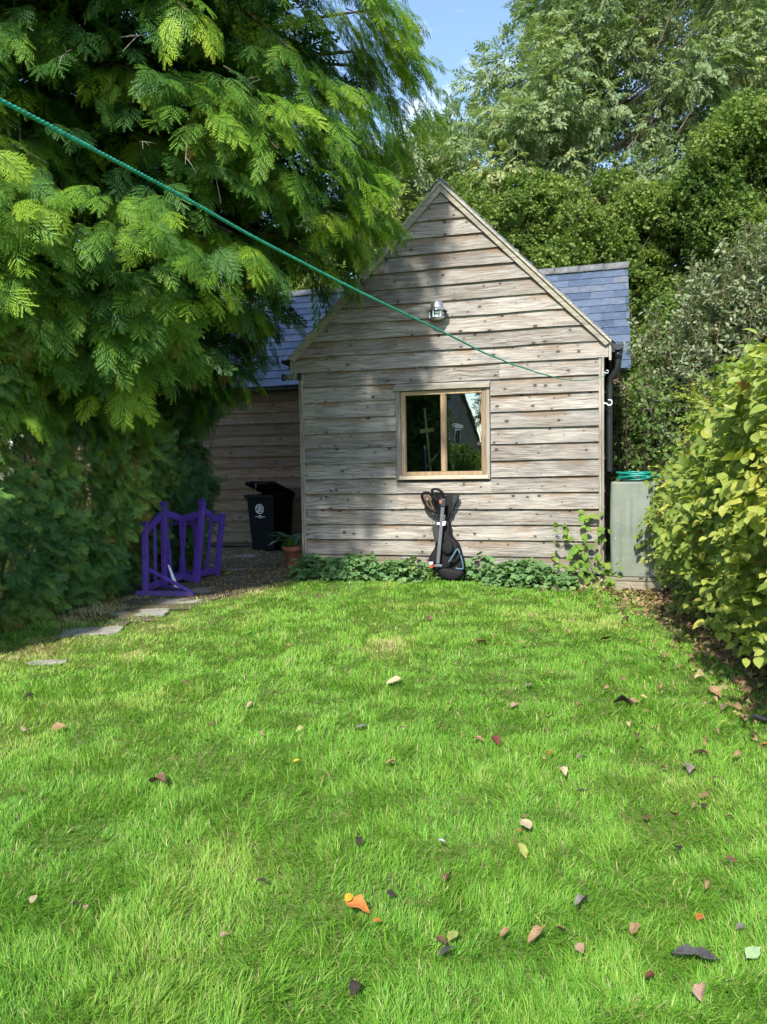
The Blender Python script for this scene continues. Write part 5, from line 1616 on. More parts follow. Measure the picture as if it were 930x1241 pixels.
# ----------------------------------------------------------------------------
# yellowing leafy hedge on the right
# ----------------------------------------------------------------------------
def right_hedge():
    r = np.random.default_rng(51)
    base = np.array([3.0, 6.5, 0])
    root = empty('leafy_hedge', tuple(base), 0, 'big sunlit hedge of broad yellowing green leaves along the right side of the lawn', 'hedge')
    n = 16500
    y = 2.9 + (8.95 - 2.9) * r.random(n)
    top = np.interp(y, [2.9, 4, 6, 8, 9], [2.02, 2.12, 2.22, 2.22, 2.05]) + (vnoise(y * 2.3, y * 0 + 2.5, ch=4) - 0.5) * 0.45
    bot = np.interp(y, [2.9, 4, 6, 8.9], [0.36, 0.28, 0.16, 0.06]) + (vnoise(y * 3.1, y * 0 + 7.5, ch=4) - 0.5) * 0.3
    z = bot + (top - bot) * r.random(n) ** 0.95
    xf = np.interp(y, [2.9, 4.2, 5.5, 7.0, 8.3, 8.95], [1.93, 2.15, 2.52, 2.86, 3.12, 3.34])
    lump = (vnoise(y * 2.0 + 3, z * 2.2 + 1, ch=5) - 0.5) * 0.85 + (vnoise(y * 5 + 1, z * 5 + 8, ch=6) - 0.5) * 0.26
    lean = 0.34 * np.clip((z - 1.0) / 1.2, 0, 1) ** 1.7 + 0.22 * np.clip((0.55 - z) / 0.55, 0, 1)
    dep = r.random(n) ** 1.3 * 0.8
    x = xf + lean - lump + dep
    P = np.stack([x, y, z], 1)
    out = np.stack([-np.ones(n), -0.3 * np.ones(n), 0.25 + 0.5 * np.clip((z - 1.4), 0, 1)], 1)
    # leaves sit in flat sprays: shared direction from a smooth field
    a = vnoise(y * 3 + 11, z * 3 + 5, ch=7) * 2 * PI
    D = unit(out * 0.55 + np.stack([np.zeros(n), np.cos(a), 0.35 * np.sin(a) - 0.45], 1) * 0.8 + r.normal(0, 0.5, (n, 3)))
    N = unit(out * 0.7 + np.array([0, 0, 0.9]) + r.normal(0, 0.5, (n, 3)))
    T = 0.41 + 0.34 * (vnoise(y * 1.4 + 1, z * 1.4 + 2, x * 2, ch=3) - 0.5) + r.normal(0, 0.11, n) + np.interp(y, [3, 5, 7.5, 9], [0.17, 0.10, -0.04, -0.16]) + 0.05 * (z - 1.2)
    T = np.clip(T, 0.05, 0.92); T[r.random(n) < 0.012] = 1.0; T[r.random(n) < 0.03] = 0.90
    S = r.uniform(0.052, 0.120, n) * np.interp(y, [3, 5, 8], [1.22, 1.08, 0.95])
    # young shoots that stick out of the face
    for i in range(330):
        yy = r.uniform(3.0, 8.8); zz = r.uniform(0.35, 2.15)
        x0 = np.interp(yy, [2.9, 4.2, 5.5, 7.0, 8.3, 8.95], [1.93, 2.15, 2.52, 2.86, 3.12, 3.34]) + 0.34 * max(0, min(1, (zz - 1.0) / 1.2)) ** 1.7
        d = unit(np.array([-1.0, r.normal(-0.3, .5), r.normal(0.2, .5) + 0.6 * (zz > 1.8)])); ln = r.uniform(0.15, 0.48)
        k = int(ln / 0.035)
        f = (np.arange(k) + 0.5) / k
        pp = np.array([x0 + 0.1, yy, zz]) + d * ln * f[:, None] + np.array([0, 0, -0.08]) * f[:, None] ** 2
        sd = unit(np.cross(d, [0, 0, 1.0])); alt = np.where(np.arange(k) % 2, 1.0, -1.0)[:, None]
        dd = unit(d * 0.7 + sd * alt * 0.8 + r.normal(0, .2, (k, 3)) + np.array([0, 0, -0.25]))
        P = np.vstack([P, pp]); D = np.vstack([D, dd]); N = np.vstack([N, unit(np.array([0, 0, 1.0]) - 0.3 * d + r.normal(0, .3, (k, 3)))])
        T = np.concatenate([T, np.clip(r.normal(0.66, .12, k), 0, .93)]); S = np.concatenate([S, r.uniform(0.06, 0.11, k) * (1.1 - 0.4 * f)]); y = np.concatenate([y, np.full(k, yy)])
    m = y < 6.3
    A = scatter('foliage', LEAF, P[m] - base, D[m], N[m], S[m], T[m], M['hedge'], None)
    B_ = scatter('foliage', LEAF_S, P[~m] - base, D[~m], N[~m], S[~m], T[~m], M['hedge'], None)
    join([A, B_], 'foliage', root)
    paths = []; rads = []
    for i in range(150):
        yy = r.uniform(2.9, 8.9); bx = np.interp(yy, [2.9, 9], [2.75, 3.45]); h = r.uniform(0.8, 2.0)
        p0 = np.array([bx, yy, -0.06]); p2 = np.array([np.interp(yy, [2.9, 4.2, 5.5, 7.0, 8.3, 8.95], [1.93, 2.15, 2.52, 2.86, 3.12, 3.34]) + r.uniform(0.05, 0.6), yy + r.normal(0, .3), h])
        paths.append(catmull([p0, (p0 + p2) / 2 + r.normal(0, .08, 3), p2], 5) - base); rads.append(np.linspace(0.014, 0.003, len(paths[-1])))
    tubes('stems', paths, rads, M['darkbark'], root, 5)
right_hedge()

# ----------------------------------------------------------------------------
# low ground cover along the foot of the gable wall, climber, pot plant
# ----------------------------------------------------------------------------
def lobed_leaf():
    V = [(0.42, 0, -0.06)]; n = 14; lx = [0.4]; ly = [0]
    for i in range(n):
        t = -PI * 0.92 + 2 * PI * 0.92 * i / (n - 1)
        rr = 0.56 * (1 + 0.14 * math.cos(5 * t + PI))
        V.append((0.42 + rr * math.cos(t), rr * math.sin(t), 0.07 * math.cos(5 * t) + 0.10)); lx.append(0.5); ly.append(0.4 * math.sin(t))
    Fs = [(0, i, i + 1) for i in range(1, n)]
    return np.array(V), [np.array(Fs)], np.array(lx), np.array(ly)
LOBED = lobed_leaf()

r = np.random.default_rng(61)
P = []; S = []; T = []; N = []
for i in range(46):
    u = r.uniform(0.12, 3.50); v = r.uniform(-0.42, -0.06)
    if 1.62 < u < 2.28: v = -0.06
    hh = 0.31 * (0.6 + 0.7 * vnoise(np.array(u * 2.3), np.array(4.2))) * (1.0 if u < 2.6 else 0.85)
    rad = r.uniform(0.16, 0.26)
    k = 95
    q = unit(r.normal(size=(k, 3))); q[:, 2] = np.abs(q[:, 2])
    q *= (0.5 + 0.5 * r.random((k, 1)) ** 0.5)
    w = np.array(W(u, v, 0)); w[2] = float(ground_z(w[0], w[1]))
    if 1.62 < u < 2.28: hh = hh * 0.5
    pp = w + q * np.array([rad, rad, float(hh)]) + np.array([0, 0, 0.015])
    P.append(pp); N.append(q * 0.7 + np.array([0, -0.25, 0.8]) + r.normal(0, .25, (k, 3))); S.append(r.uniform(0.042, 0.085, k)); T.append(0.45 + r.normal(0, .15, k) + r.normal(0, .08))
P = np.concatenate(P); N = unit(np.concatenate(N)); S = np.concatenate(S); T = np.clip(np.concatenate(T), 0, 0.97); T[r.random(len(T)) < 0.008] = 1
D = unit(r.normal(size=(len(P), 3)) * np.array([1, 1, 0.3]))
o = scatter('ground_cover', LOBED, P, D, N, S, T, M['cover'], None)
tag(o, 'low mounds of round lobed green leaves along the foot of the gable wall', 'ground cover', kind='stuff')

cl = empty('climbing_plant', W(3.72, -0.10, -0.05), -WA, 'bright green straggly climber growing up the right corner of the gable', 'climber')
paths = []; rads = []; P = []; D = []; N = []; S = []; T = []
def lp(px, py, v):     # photo point on a plane in front of the wall -> local coordinates of the climber
    u, _, z = on_wall(px, py, v); return np.array([u - 3.72, v + 0.10, z + 0.05])
stems = [[(722, 712, -.08), (712, 690, -.12), (702, 665, -.12), (694, 650, -.10), (684, 638, -.12), (668, 640, -.14)],
         [(725, 712, -.1), (722, 690, -.16), (728, 665, -.12), (727, 640, -.08), (726, 612, -.05)],
         [(718, 712, -.1), (705, 695, -.2), (698, 680, -.22), (688, 686, -.2)],
         [(722, 712, -.1), (735, 690, -.25), (745, 682, -.3), (750, 684, -.32)],
         [(726, 712, -.1), (735, 705, -.3), (745, 698, -.34)],
         [(705, 705, -.06), (690, 690, -.06), (674, 680, -.06), (673, 668, -.06), (690, 655, -.06)],
         [(722, 700, -.1), (712, 668, -.16), (708, 650, -.15), (712, 628, -.08), (718, 622, -.06)]]
dens = [26, 16, 16, 9, 9, 7, 20]
for st, k in zip(stems, dens):
    pth = catmull([lp(*q) for q in st], 6); paths.append(pth); rads.append(np.linspace(0.006, 0.0025, len(pth)))
    for j in range(k):
        p = pth[int(r.uniform(0.12, 1.0) * (len(pth) - 1))] + r.normal(0, 0.035, 3) + np.array([0, -0.03, 0])
        P.append(p); D.append(unit(np.array([r.normal(0, .7), -0.35, r.normal(-0.25, .45)]))); N.append(unit(np.array([r.normal(0, .35), -0.8, 0.6]))); S.append(r.uniform(0.065, 0.135)); T.append(np.clip(r.normal(0.6, .18), 0, 0.95))
scatter('foliage', LEAF, np.array(P), np.array(D), np.array(N), np.array(S), np.array(T), M['climber'], cl)
tubes('stems', paths, rads, M['greentwig'], cl, 6)

pp_ = empty('broad_leaved_plant', (pg[0], pg[1], float(ground_z(*pg)) + 0.31), 0, 'broad leaved plant with arching leaves growing in the terracotta pot', 'plant')
strap = leaf_template(7, 0.36, 0.3, 0.85, pet=0.25)
k = 26; az = np.concatenate([r.uniform(0, 2 * PI, k - 5), [2.6, 3.0, 3.3, 3.7, 2.2]])
P = np.stack([0.04 * np.cos(az), 0.04 * np.sin(az), np.zeros(k)], 1)
D = np.stack([np.cos(az), np.sin(az), r.uniform(0.25, 1.5, k)], 1); N = np.stack([-np.cos(az) * 0.5, -np.sin(az) * 0.5, np.ones(k)], 1)
scatter('foliage', strap, P, D, N, r.uniform(0.32, 0.46, k), np.clip(r.normal(0.6, .25, k), 0, 1), M['pothouse'], pp_, smooth=True)

# small self sown tufts by the pot and platform are part of the lawn (see below)
# ----------------------------------------------------------------------------
# ground, path, lawn
# ----------------------------------------------------------------------------
def axis_vals(lo, hi, core_lo, core_hi, step):
    core = np.arange(core_lo, core_hi + 1e-6, step)
    a = core_lo - np.geomspace(0.5, core_lo - lo, 14)[::-1]; b = core_hi + np.geomspace(0.5, hi - core_hi, 14)
    return np.concatenate([a, core, b])
xs = axis_vals(-160, 160, -6, 7, 0.16); ys = axis_vals(-160, 200, 0.5, 15, 0.16)
X, Y = np.meshgrid(xs, ys); Zg = ground_z(X, Y) * (1 - sstep(8, 12, np.hypot(X, Y - 7)))
V = np.stack([X.ravel(), Y.ravel(), Zg.ravel()], 1); nx = len(xs)
i, j = np.meshgrid(np.arange(len(ys) - 1), np.arange(nx - 1), indexing='ij'); a = (i * nx + j).ravel()
o = link('ground', np_mesh('ground', V, [np.stack([a, a + 1, a + nx + 1, a + nx], 1)], smooth=True), M['thatch'])
tag(o, kind='structure')

path_px = [(96, 772), (128, 756), (165, 728), (200, 700), (236, 676), (255, 655), (372, 655), (376, 697), (345, 704), (312, 712), (270, 727), (215, 744), (165, 760), (125, 772)]
PATH = np.array([on_ground(*q)[:2] for q in path_px])
BED = np.array([W(-0.1, 0.05, 0)[:2], W(3.6, 0.05, 0)[:2], W(4.9, 0.05, 0)[:2], W(4.9, -0.45, 0)[:2], W(3.6, -0.28, 0)[:2], W(-0.05, -0.24, 0)[:2]])


def inside(poly, x, y):
    c = np.zeros(x.shape, bool); n = len(poly)
    for k in range(n):
        x1, y1 = poly[k]; x2, y2 = poly[(k + 1) % n]
        if y1 == y2: continue
        m = ((y1 > y) != (y2 > y)) & (x < (x2 - x1) * (y - y1) / (y2 - y1) + x1)
        c ^= m
    return c


def edge_dist(poly, x, y):
    d = np.full(x.shape, 1e9); n = len(poly)
    for k in range(n):
        a = poly[k]; b = poly[(k + 1) % n]; ab = b - a
        t = np.clip(((x - a[0]) * ab[0] + (y - a[1]) * ab[1]) / (ab @ ab + 1e-9), 0, 1)
        d = np.minimum(d, np.hypot(x - a[0] - ab[0] * t, y - a[1] - ab[1] * t))
    return d


def sheet(name, poly, lift, mat, step=0.07, rough=0.012):
    lo = poly.min(0) - step; hi = poly.max(0) + step
    xs = np.arange(lo[0], hi[0], step); ys = np.arange(lo[1], hi[1], step); X, Y = np.meshgrid(xs, ys)
    keep = inside(poly, X + (vnoise(X * 5, Y * 5, ch=3) - .5) * .25, Y + (vnoise(X * 5, Y * 5, ch=4) - .5) * .25)
    Z = ground_z(X, Y) + lift + vnoise(X * 9, Y * 9, ch=5) * rough
    nx = len(xs); i, j = np.meshgrid(np.arange(len(ys) - 1), np.arange(nx - 1), indexing='ij')
    k = keep[:-1, :-1] & keep[1:, :-1] & keep[:-1, 1:] & keep[1:, 1:]
    a = (i * nx + j)[k]
    return link(name, np_mesh(name, np.stack([X.ravel(), Y.ravel(), Z.ravel()], 1), [np.stack([a, a + 1, a + nx + 1, a + nx], 1)], smooth=True), mat)


tag(sheet('path', PATH, 0.006, M['dirt']), kind='structure')
hl = np.array([(2.70, 2.6), (2.63, 4.5), (2.77, 5.6), (2.93, 6.9), (3.03, 8.3), (3.35, 8.75), (4.2, 8.6), (4.4, 2.6)])
tag(sheet('hedge_soil', hl, 0.008, M['dirt']), kind='structure')

# irregular paving stones
slabs = [((112, 766), 0.55, 0.34, 0.25, 'pale flat paving stone at the lawn edge, closest to the cypress hedge foot'),
         ((171, 745), 0.56, 0.38, 0.15, 'grey paving stone in front of the foot of the purple jump wings'),
         ((213, 729), 0.55, 0.40, -0.1, 'grey paving stone under the long purple foot of the front jump wing'),
         ((255, 714), 0.50, 0.36, 0.3, 'grey paving stone just right of the purple jump wings beside the lawn'),
         ((282, 702), 0.52, 0.36, 0.1, 'small grey paving stone in the middle of the gritty path'),
         ((290, 690), 0.62, 0.45, -0.2, 'grey paving stone in line with the black bin, two steps from the wall'),
         ((288, 676), 0.75, 0.50, 0.05, 'wide grey paving stone directly at the front of the black bin'),
         ((248, 686), 0.45, 0.45, 0.4, 'squarish paving stone seen between the purple posts'),
         ((58, 801), 0.30, 0.13, 0.2, 'sliver of pale stone almost swallowed by the lawn at the left')]
for n_, ((px, py), w, d, rz, lab) in enumerate(slabs):
    g = on_ground(px, py); rr = random.Random(100 + n_); mb = MB()
    pts = []
    K = 18
    for k in range(K):
        t = 2 * PI * k / K
        e = 1.0 / (abs(math.cos(t)) ** 5 + abs(math.sin(t)) ** 5) ** 0.2
        q = e * rr.uniform(0.90, 1.06)
        pts.append((w / 2 * q * math.cos(t), d / 2 * q * math.sin(t)))
    V = [(x, y, -0.03) for x, y in pts] + [(x, y, 0.001) for x, y in pts] + [(x * 0.96, y * 0.95, 0.005 + rr.uniform(-.002, .002)) for x, y in pts] + [(0, 0, 0.005)]
    Fs = [(a_ * K + i_, a_ * K + (i_ + 1) % K, (a_ + 1) * K + (i_ + 1) % K, (a_ + 1) * K + i_) for a_ in (0, 1) for i_ in range(K)] + [(2 * K + i_, 2 * K + (i_ + 1) % K, 3 * K) for i_ in range(K)]
    mb.add(V, Fs, rr.random())
    o = mb.build('paving_stone', M['slab'], None)
    o.location = (g[0], g[1], float(ground_z(g[0], g[1])) + 0.008); o.rotation_euler = (rr.uniform(-.02, .02), rr.uniform(-.02, .02), rz)
    tag(o, lab, 'paving stone', 'paving stones of the garden path')
SLABS = [(on_ground(*s[0])[:2], max(s[1], s[2]) * 0.40) for s in slabs]

# the lawn: individual blades ------------------------------------------------
def lawn():
    r = np.random.default_rng(71)
    N0 = 720000
    # depth distribution ~ 1/D
    D = 1.55 * (11.2 / 1.55) ** r.random(N0)
    x = (r.random(N0) * 2 - 1) * (0.60 * D + 0.75)
    y = D
    # clumping: pull blades towards tuft centres
    cx = (np.floor(x / 0.055) + 0.5 + 0.8 * (vnoise(np.floor(x / 0.055) * 7.3, np.floor(y / 0.055) * 3.1) - .5)) * 0.055
    cy = (np.floor(y / 0.055) + 0.5 + 0.8 * (vnoise(np.floor(x / 0.055) * 2.7 + 9, np.floor(y / 0.055) * 5.9) - .5)) * 0.055
    pull = 0.45 * r.random(N0) * np.clip(1.4 - D / 8, 0.2, 1); x = x + (cx - x) * pull; y = y + (cy - y) * pull
    keep = np.ones(N0, bool)
    pth = inside(PATH, x, y); keep &= ~(pth & (r.random(N0) < np.clip(0.70 + edge_dist(PATH, x, y) * 2.5 - 0.62 * np.clip((9.4 - y) / 0.9, 0, 1), 0, 0.985)))
    keep &= ~(inside(BED, x, y) & (r.random(N0) < 0.93))
    hx = 0.15 + np.interp(y, [1, 4.5, 5.6, 6.9, 8.3, 9], [2.6, 2.48, 2.62, 2.78, 2.90, 3.2]) + (vnoise(x * 4, y * 4, ch=2) - .5) * 0.25
    keep &= ~((x > hx - 0.42 + 0.42 * r.random(N0)) )
    lx_ = np.interp(y, [1.5, 4.9, 6.4, 7.6, 8.75, 11], [-4.0, -3.80, -3.57, -3.25, -2.95, -2.3]); keep &= x > lx_ - 0.05
    u = (np.stack([x, y], 1) - WO[:2]) @ _u[:2]; v = (np.stack([x, y], 1) - WO[:2]) @ _v[:2]
    keep &= ~((v > -0.02) & (u > -0.3)); keep &= v < 1.6
    for (c, rad) in SLABS: keep &= ~((np.hypot((x - c[0]), (y - c[1]) * 1.4) < rad * (0.62 + 0.5 * r.random(N0))))
    bare = vnoise(x * 1.7 + 30, y * 1.7 + 12, ch=6)
    edgeb = np.exp(-edge_dist(PATH, x, y) / 0.5)
    keep &= r.random(N0) > np.clip((bare - 0.72) * 1.2 + 0.45 * edgeb * bare, 0, 0.7)
    x = x[keep]; y = y[keep]; D = D[keep]; edgeb = edgeb[keep]; n = len(x)
    print('blades', n)
    # fields
    tuft = vnoise(x * 3.2 + 5, y * 3.2, ch=0) * 0.55 + vnoise(x * 9 + 5, y * 9, ch=1) * 0.45
    big = vnoise(x * 0.7 + 15, y * 0.7 + 3, ch=2)
    hlen = (0.027 + 0.040 * np.clip(tuft * 1.6 - 0.40, 0.12, 1)) * (0.92 + 0.16 * big) * r.uniform(0.5, 1.45, n)
    nearhedge = np.clip((x - (np.interp(y, [1, 9], [1.5, 2.4]))) / 0.8, 0, 1)
    hlen *= 1 - 0.45 * nearhedge; hlen *= 1 - 0.35 * edgeb
    wdt = np.maximum(0.0021, D * 0.00074) * r.uniform(0.6, 1.5, n) * np.where(r.random(n) < 0.06, 1.7, 1.0)
    az = vnoise(x * 1.6 + 8, y * 1.6 + 21, ch=3) * 4 * PI + vnoise(x * 9 + 8, y * 9, ch=4) * 5 + r.normal(0, 0.95, n)
    lean = np.clip(0.50 + 0.40 * vnoise(x * 2.5 + 2, y * 2.5 + 40, ch=5) + r.normal(0, 0.30, n), 0.05, 1.5)
    dx = np.cos(az); dy = np.sin(az)
    z0 = ground_z(x, y) - 0.004
    # blade width direction: perpendicular to the lean, random twist
    tw = az + PI / 2 + r.normal(0, 0.5, n); wx = np.cos(tw); wy = np.sin(tw)
    ts = np.array([0.0, 0.42, 0.78, 1.0]); wk = np.array([0.8, 1.0, 0.62, 0.0])
    Vs = []
    for t, k in zip(ts, wk):
        # bends over with height
        th = lean * (0.35 + 0.9 * t)
        hx_ = hlen * t * np.sin(th); hz = hlen * t * np.cos(np.minimum(th, 1.5))
        px = x + dx * hx_; py = y + dy * hx_; pz = z0 + hz
        if k > 0:
            Vs.append(np.stack([px - wx * wdt * k / 2, py - wy * wdt * k / 2, pz], 1)); Vs.append(np.stack([px + wx * wdt * k / 2, py + wy * wdt * k / 2, pz], 1))
        else:
            Vs.append(np.stack([px, py, pz], 1))
    V = np.stack(Vs, 1).reshape(-1, 3)
    b = np.arange(n)[:, None] * 7
    q = np.concatenate([b + np.array([[0, 1, 3, 2]]), b + np.array([[2, 3, 5, 4]])]); t3 = b + np.array([[4, 5, 6]])
    tint = 0.48 + 0.16 * (big - 0.5) + 0.26 * (tuft - 0.5) + r.normal(0, 0.12, n) + 0.10 * nearhedge
    yel = np.clip(edgeb * 1.1 * vnoise(x * 2 + 1, y * 2 + 7, ch=7) - 0.12, 0, 0.55) + 0.9 * np.clip(vnoise(x * 1.5 + 50, y * 1.5, ch=6) - 0.62, 0, 1) + nearhedge * 0.35 * np.clip(vnoise(x * 2.4 + 50, y * 2.4, ch=5) - 0.35, 0, 1)
    yel = yel + 0.55 * np.clip(vnoise(x * 2.6 + 3, y * 2.6 + 9, ch=1) - 0.30, 0, 1) * np.clip((-1.7 - x) / 0.9, 0, 1) * np.clip((y - 4.5) / 1.5, 0, 1)
    tint += yel
    dead = r.random(n) < 0.05 + 0.12 * edgeb + 0.10 * nearhedge; tint[dead] = r.uniform(0.86, 1.0, dead.sum())
    tint = np.clip(tint, 0, 1)
    me = np_mesh('grass', V, [q, t3], {'tint': np.repeat(tint, 7), 'lx': np.tile(np.array([0, 0, .42, .42, .78, .78, 1.0]), n)})
    o = link('grass', me, M['grass'])
    tag(o, 'bright green lawn of long soft grass strewn with dead leaves', 'grass', kind='stuff')
lawn()

# uncountable leaf litter under the hedge and on the path ---------------------
r = np.random.default_rng(81)
curl = leaf_template(4, 0.55, 0.55, 0.9, pet=0.1)
n = 4200
y = r.uniform(2.8, 8.9, n); hx = np.interp(y, [1, 4.5, 5.6, 6.9, 8.3, 9], [2.6, 2.48, 2.62, 2.78, 2.90, 3.2]); x = hx + r.normal(0.12, 0.26, n)
k2 = 340; f_ = r.random(k2)
xx = r.uniform(-2.75, -0.95, k2); yy = r.uniform(9.4, 13.2, k2); m = inside(PATH, xx, yy)
x = np.concatenate([x, xx[m]]); y = np.concatenate([y, yy[m]])
k3 = 130; uu = r.uniform(3.3, 4.9, k3); vv = r.uniform(-0.75, -0.3, k3)
w3 = np.array([W(a, b, 0) for a, b in zip(uu, vv)]); x = np.concatenate([x, w3[:, 0]]); y = np.concatenate([y, w3[:, 1]])
k4 = 330; y4 = r.uniform(3.0, 9.0, k4); x4 = np.interp(y4, [1, 4.5, 5.6, 6.9, 8.3, 9], [2.6, 2.48, 2.62, 2.78, 2.90, 3.2]) - 0.15 - np.abs(r.normal(0, 1.0, k4))
x = np.concatenate([x, x4]); y = np.concatenate([y, y4]); n_lawn = k4
n = len(x)
P = np.stack([x, y, ground_z(x, y) + np.where(np.arange(n) >= n - n_lawn, 0.035, 0.0) + 0.016 + 0.02 * r.random(n)], 1)
D = unit(np.stack([r.normal(size=n), r.normal(size=n), r.normal(0, .2, n)], 1)); N = unit(np.array([0, 0, 1.0]) + r.normal(0, .4, (n, 3)))
o = scatter('leaf_litter', curl, P, D, N, r.uniform(0.025, 0.085, n) * np.where(np.arange(n) >= n - n_lawn, 0.62, 1.0), np.clip(r.normal(0.62, .25, n), 0, 1), M['litter'])
tag(o, 'carpet of dead brown leaves under the right hedge and over the path', 'leaf litter', kind='stuff')
n = 5200
xx = r.uniform(-3.2, -0.9, n); yy = r.uniform(8.6, 14.2, n); m = inside(PATH, xx, yy); xx = xx[m]; yy = yy[m]; n = len(xx)
oct_ = (np.array([(-.5, -.4, -.2), (.5, -.35, -.2), (.45, .4, -.2), (-.4, .45, -.2), (-.35, -.3, .3), (.3, -.3, .3), (.3, .3, .25), (-.3, .3, .3)]), [np.array([(0, 3, 2, 1), (4, 5, 6, 7), (0, 1, 5, 4), (1, 2, 6, 5), (2, 3, 7, 6), (3, 0, 4, 7)])], np.zeros(8), np.zeros(8))
P = np.stack([xx, yy, ground_z(xx, yy) + 0.012], 1)
o = scatter('gravel', oct_, P, r.normal(size=(n, 3)), r.normal(size=(n, 3)), r.uniform(0.008, 0.026, n), np.clip(r.normal(0.45, .3, n), 0, 1), M['litter'])
tag(o, 'gritty mulch and small stones scattered over the path', 'gravel', kind='stuff')
# ----------------------------------------------------------------------------
# fallen leaves one can count on the lawn
# ----------------------------------------------------------------------------
def flat_leaf_mat(name, a, b, vein, rough=0.6, trans=0.15):
    t = NT(name); co = t.coord()
    lx = t.attr('lx'); ly = t.attr('ly')
    nz = t.noise(co, 45, 5, 0.6)
    c = t.ramp(nz, [(0.3, a), (0.7, b)])
    ph = t.math('SUBTRACT', t.math('MULTIPLY', lx, 50.0), t.math('MULTIPLY', t.math('ABSOLUTE', ly), 55.0))
    w = t.math('ABSOLUTE', t.math('SINE', ph))
    v = t.math('MAXIMUM', t.math('LESS_THAN', t.math('ABSOLUTE', ly), 0.016), t.math('MULTIPLY', t.ramp(w, [(0, (1, 1, 1)), (0.25, (0, 0, 0))]), 0.6))
    c = t.mix(t.math('MULTIPLY', v, 0.6), c, vein)
    p = t.pbr(c, rough, 0, t.bump(w, 0.7, 0.003), 0.4)
    tr = t.n('BsdfTranslucent', ins={'Color': c}).outputs[0]
    return t.done(t.n('MixShader', ins={0: trans, 1: p, 2: tr}).outputs[0])


LM = {
    'tan': flat_leaf_mat('tan_dead_leaf', (0.26, 0.155, 0.075), (0.42, 0.27, 0.14), (0.20, 0.11, 0.05)),
    'pale': flat_leaf_mat('pale_dead_leaf', (0.42, 0.33, 0.19), (0.58, 0.48, 0.30), (0.34, 0.24, 0.12)),
    'brown': flat_leaf_mat('brown_dead_leaf', (0.12, 0.062, 0.035), (0.22, 0.12, 0.065), (0.08, 0.04, 0.02)),
    'dark': flat_leaf_mat('dark_dead_leaf', (0.028, 0.020, 0.016), (0.07, 0.05, 0.04), (0.09, 0.065, 0.05)),
    'grey': flat_leaf_mat('grey_dead_leaf', (0.16, 0.14, 0.12), (0.28, 0.25, 0.21), (0.12, 0.10, 0.08)),
    'dgrey': flat_leaf_mat('dark_grey_ribbed_leaf', (0.055, 0.052, 0.055), (0.12, 0.112, 0.11), (0.22, 0.20, 0.18), 0.42),
    'orange': flat_leaf_mat('orange_dead_leaf', (0.42, 0.12, 0.025), (0.62, 0.24, 0.05), (0.30, 0.08, 0.02)),
    'yellow': flat_leaf_mat('yellow_leaf', (0.62, 0.42, 0.02), (0.80, 0.58, 0.05), (0.5, 0.3, 0.02), trans=0.3),
    'ygreen': flat_leaf_mat('yellow_green_fallen_leaf', (0.28, 0.32, 0.06), (0.44, 0.44, 0.12), (0.5, 0.5, 0.2), trans=0.25),
    'green': flat_leaf_mat('pale_green_fallen_leaf', (0.28, 0.42, 0.20), (0.40, 0.52, 0.28), (0.5, 0.6, 0.38), trans=0.25),
    'pink': flat_leaf_mat('pinkish_dead_leaf', (0.36, 0.21, 0.15), (0.52, 0.35, 0.25), (0.28, 0.15, 0.10)),
    'red': flat_leaf_mat('dark_red_leaf', (0.10, 0.022, 0.015), (0.20, 0.05, 0.03), (0.07, 0.015, 0.01)),
    'white': flat_leaf_mat('bleached_petal', (0.72, 0.72, 0.70), (0.85, 0.85, 0.84), (0.8, 0.8, 0.8)),
}
GRP = 'dead leaves fallen on the lawn'
